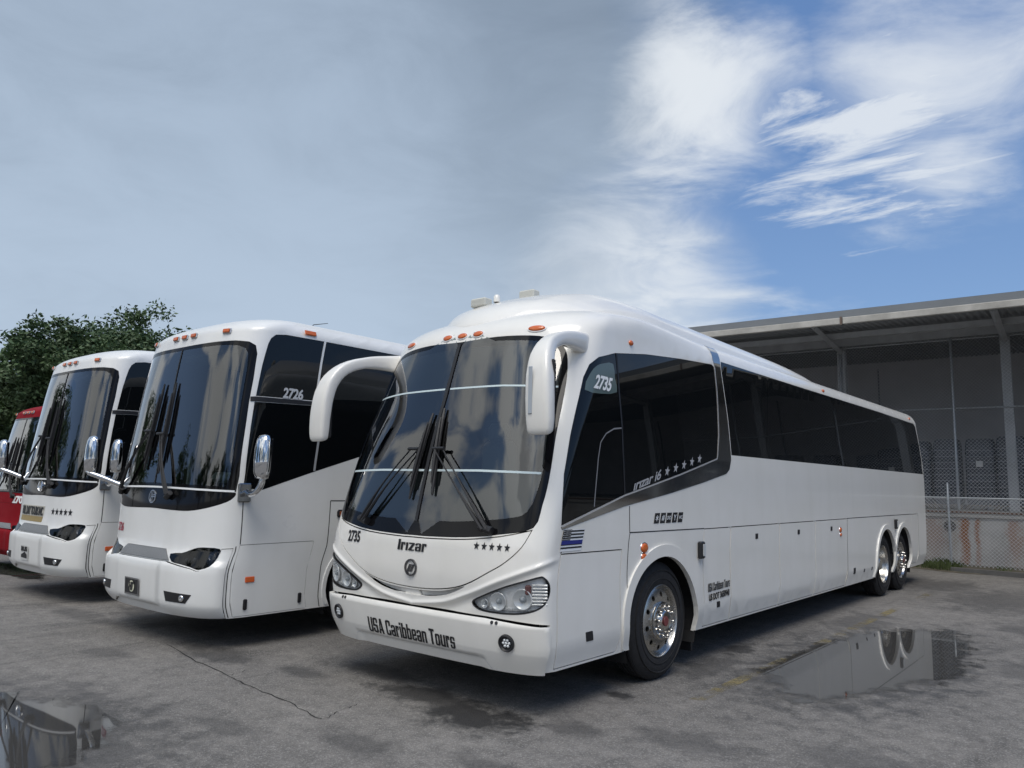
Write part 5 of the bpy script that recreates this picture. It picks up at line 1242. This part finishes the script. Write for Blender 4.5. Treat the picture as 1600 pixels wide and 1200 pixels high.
# ---------------------------------------------------------------- trees
BARK = mat('grey_bark', (.11, .095, .08), .9, noise=.4, nscale=6, bump=.5, bscale=18)
def leaf_mat(name, c):
    if name in MATS: return MATS[name]
    m = mat(name, c, .55, noise=.62, nscale=.8); m.node_tree.nodes['Principled BSDF'].inputs['Transmission Weight'].default_value = 0.
    return m
def tree_mesh(seed, H_, Wc, trunk_h, n_clump=90, leaves=130, leaf=.17):
    r = random.Random(seed); tb = MB(); tips = []
    lean = Vector((r.uniform(-.4, .4), r.uniform(-.4, .4), 0))
    trunk = [Vector((0, 0, 0)), Vector((0, 0, trunk_h*.5))+lean*.3, Vector((0, 0, trunk_h))+lean*.6, Vector((0, 0, H_*.72))+lean]
    tb.tube(trunk, [H_*.032, H_*.026, H_*.022, H_*.008], 9)
    for k in range(9):
        a = k*2.4 + r.random(); s = trunk[2].lerp(trunk[3], r.uniform(0, .8)) if k > 2 else trunk[2]
        e = s + Vector((math.cos(a), math.sin(a), 0))*Wc*r.uniform(.28, .46) + Vector((0, 0, H_*r.uniform(.08, .3)))
        mid = s.lerp(e, .5) + Vector((0, 0, H_*.03)); tb.tube([s, mid, e], [H_*.012, H_*.008, H_*.003], 6); tips += [e, mid, s.lerp(e, .8)]
        for q in range(2):
            a2 = a + r.uniform(-1, 1); e2 = mid + Vector((math.cos(a2), math.sin(a2), r.uniform(.1, .7)))*Wc*.2; tb.tube([mid, e2], [H_*.005, H_*.002], 5); tips.append(e2)
    V = []; F = []
    zc = (trunk_h + H_)/2 + H_*.02; hz_ = (H_-trunk_h)/2
    cl = []
    for k in range(n_clump):
        while True:
            p = Vector((r.uniform(-1, 1), r.uniform(-1, 1), r.uniform(-1, 1)))
            if .30 < p.length < 1.: break
        rough = .82 + .25*math.sin(3*math.atan2(p.y, p.x) + seed) * (1 if p.z > -.3 else .4)
        cl.append((Vector((p.x*Wc/2*rough, p.y*Wc/2*rough, zc + p.z*hz_*rough)) + lean*.7, r.uniform(.5, 1.05)*Wc*.085))
    cl += [(t, Wc*.08) for t in tips]
    for c, rad in cl:
        nl = int(leaves*r.uniform(.5, 1.2))
        for _ in range(nl):
            d = Vector((r.gauss(0, 1), r.gauss(0, 1), r.gauss(0, .75))); d = d.normalized()*rad*(r.random()**.45)*1.15
            p = c + d; s = leaf*r.uniform(.6, 1.25)
            ax = Vector((r.gauss(0, 1), r.gauss(0, 1), r.gauss(0, .6))).normalized(); bx = ax.cross(Vector((r.gauss(0, 1), r.gauss(0, 1), r.gauss(0, 1)))).normalized()
            b = len(V); V += [p, p+ax*s*.5+bx*s*.24, p+ax*s, p+ax*s*.5-bx*s*.24]; F += [(b, b+1, b+2, b+3)]
    return tb, V, F
LEAF = leaf_mat('dark_leaves', (.088, .148, .056))
def tree(loc, seed, H_, Wc, trunk_h, lab, grp='trees', **k):
    tb, V, F = tree_mesh(seed, H_, Wc, trunk_h, **k); r = empty('broadleaf_tree', loc); tag(r, lab, 'tree', grp)
    tb.build('trunk', BARK, r, smooth=True); link('crown', mesh('crown', V, F, LEAF), r); return r
tree((-34.8, 15.6, 0), 11, 9.0, 8.2, 2.6, 'tall dark green tree rising behind the two white coaches at left', n_clump=260, leaves=210, leaf=.21)
tree((-36.0, 13.2, 0), 5, 8.2, 6.4, 3.8, 'broad dark tree behind the leftmost white coach', n_clump=190, leaves=210, leaf=.21)
tree((-40.5, 12.2, 0), 23, 6.0, 5.0, 1.6, 'small tree low at the left picture edge above the red coach', n_clump=110, leaves=180, leaf=.25)
yard = tree((-14, -24, 0), 3, 8.5, 8., 1.6, 'rounded tree across the yard mirrored low in the front coach windscreen', n_clump=90, leaves=110, leaf=.26)
for k, (x, y, sc, rz, lab) in enumerate(((-23, -19, 1.1, 1., 'tree across the yard mirrored in the middle coach windscreen'), (-32, -13, .95, 2., 'tree across the yard mirrored in the left coach windscreen'), (-41, -6, 1.1, 3., 'unseen tree added beyond the red coach to block low sky'),  # row added round the yard to cut low sky light; mirrored ones inferred from reflections
        (-5, -28, 1.2, 4., 'tall unseen tree added straight behind the photographer to block low sky'), (5, -26, 1., 5., 'unseen tree added behind the photographer at right to block low sky'), (15, -21, 1.15, .5, 'unseen tree added at the rear yard corner to block low sky'), (24, -12, 1., 1.5, 'unseen tree added on the right side of the yard to block low sky'), (30, 0, 1.2, 2.5, 'far unseen tree added at the right of the yard to block low sky'))):
    c_ = copy_tree(yard); c_.location = (x, y, 0); c_.scale = (sc, sc, sc*(.9+.05*(k % 4))); c_.rotation_euler = (0, 0, rz); c_['label'] = lab
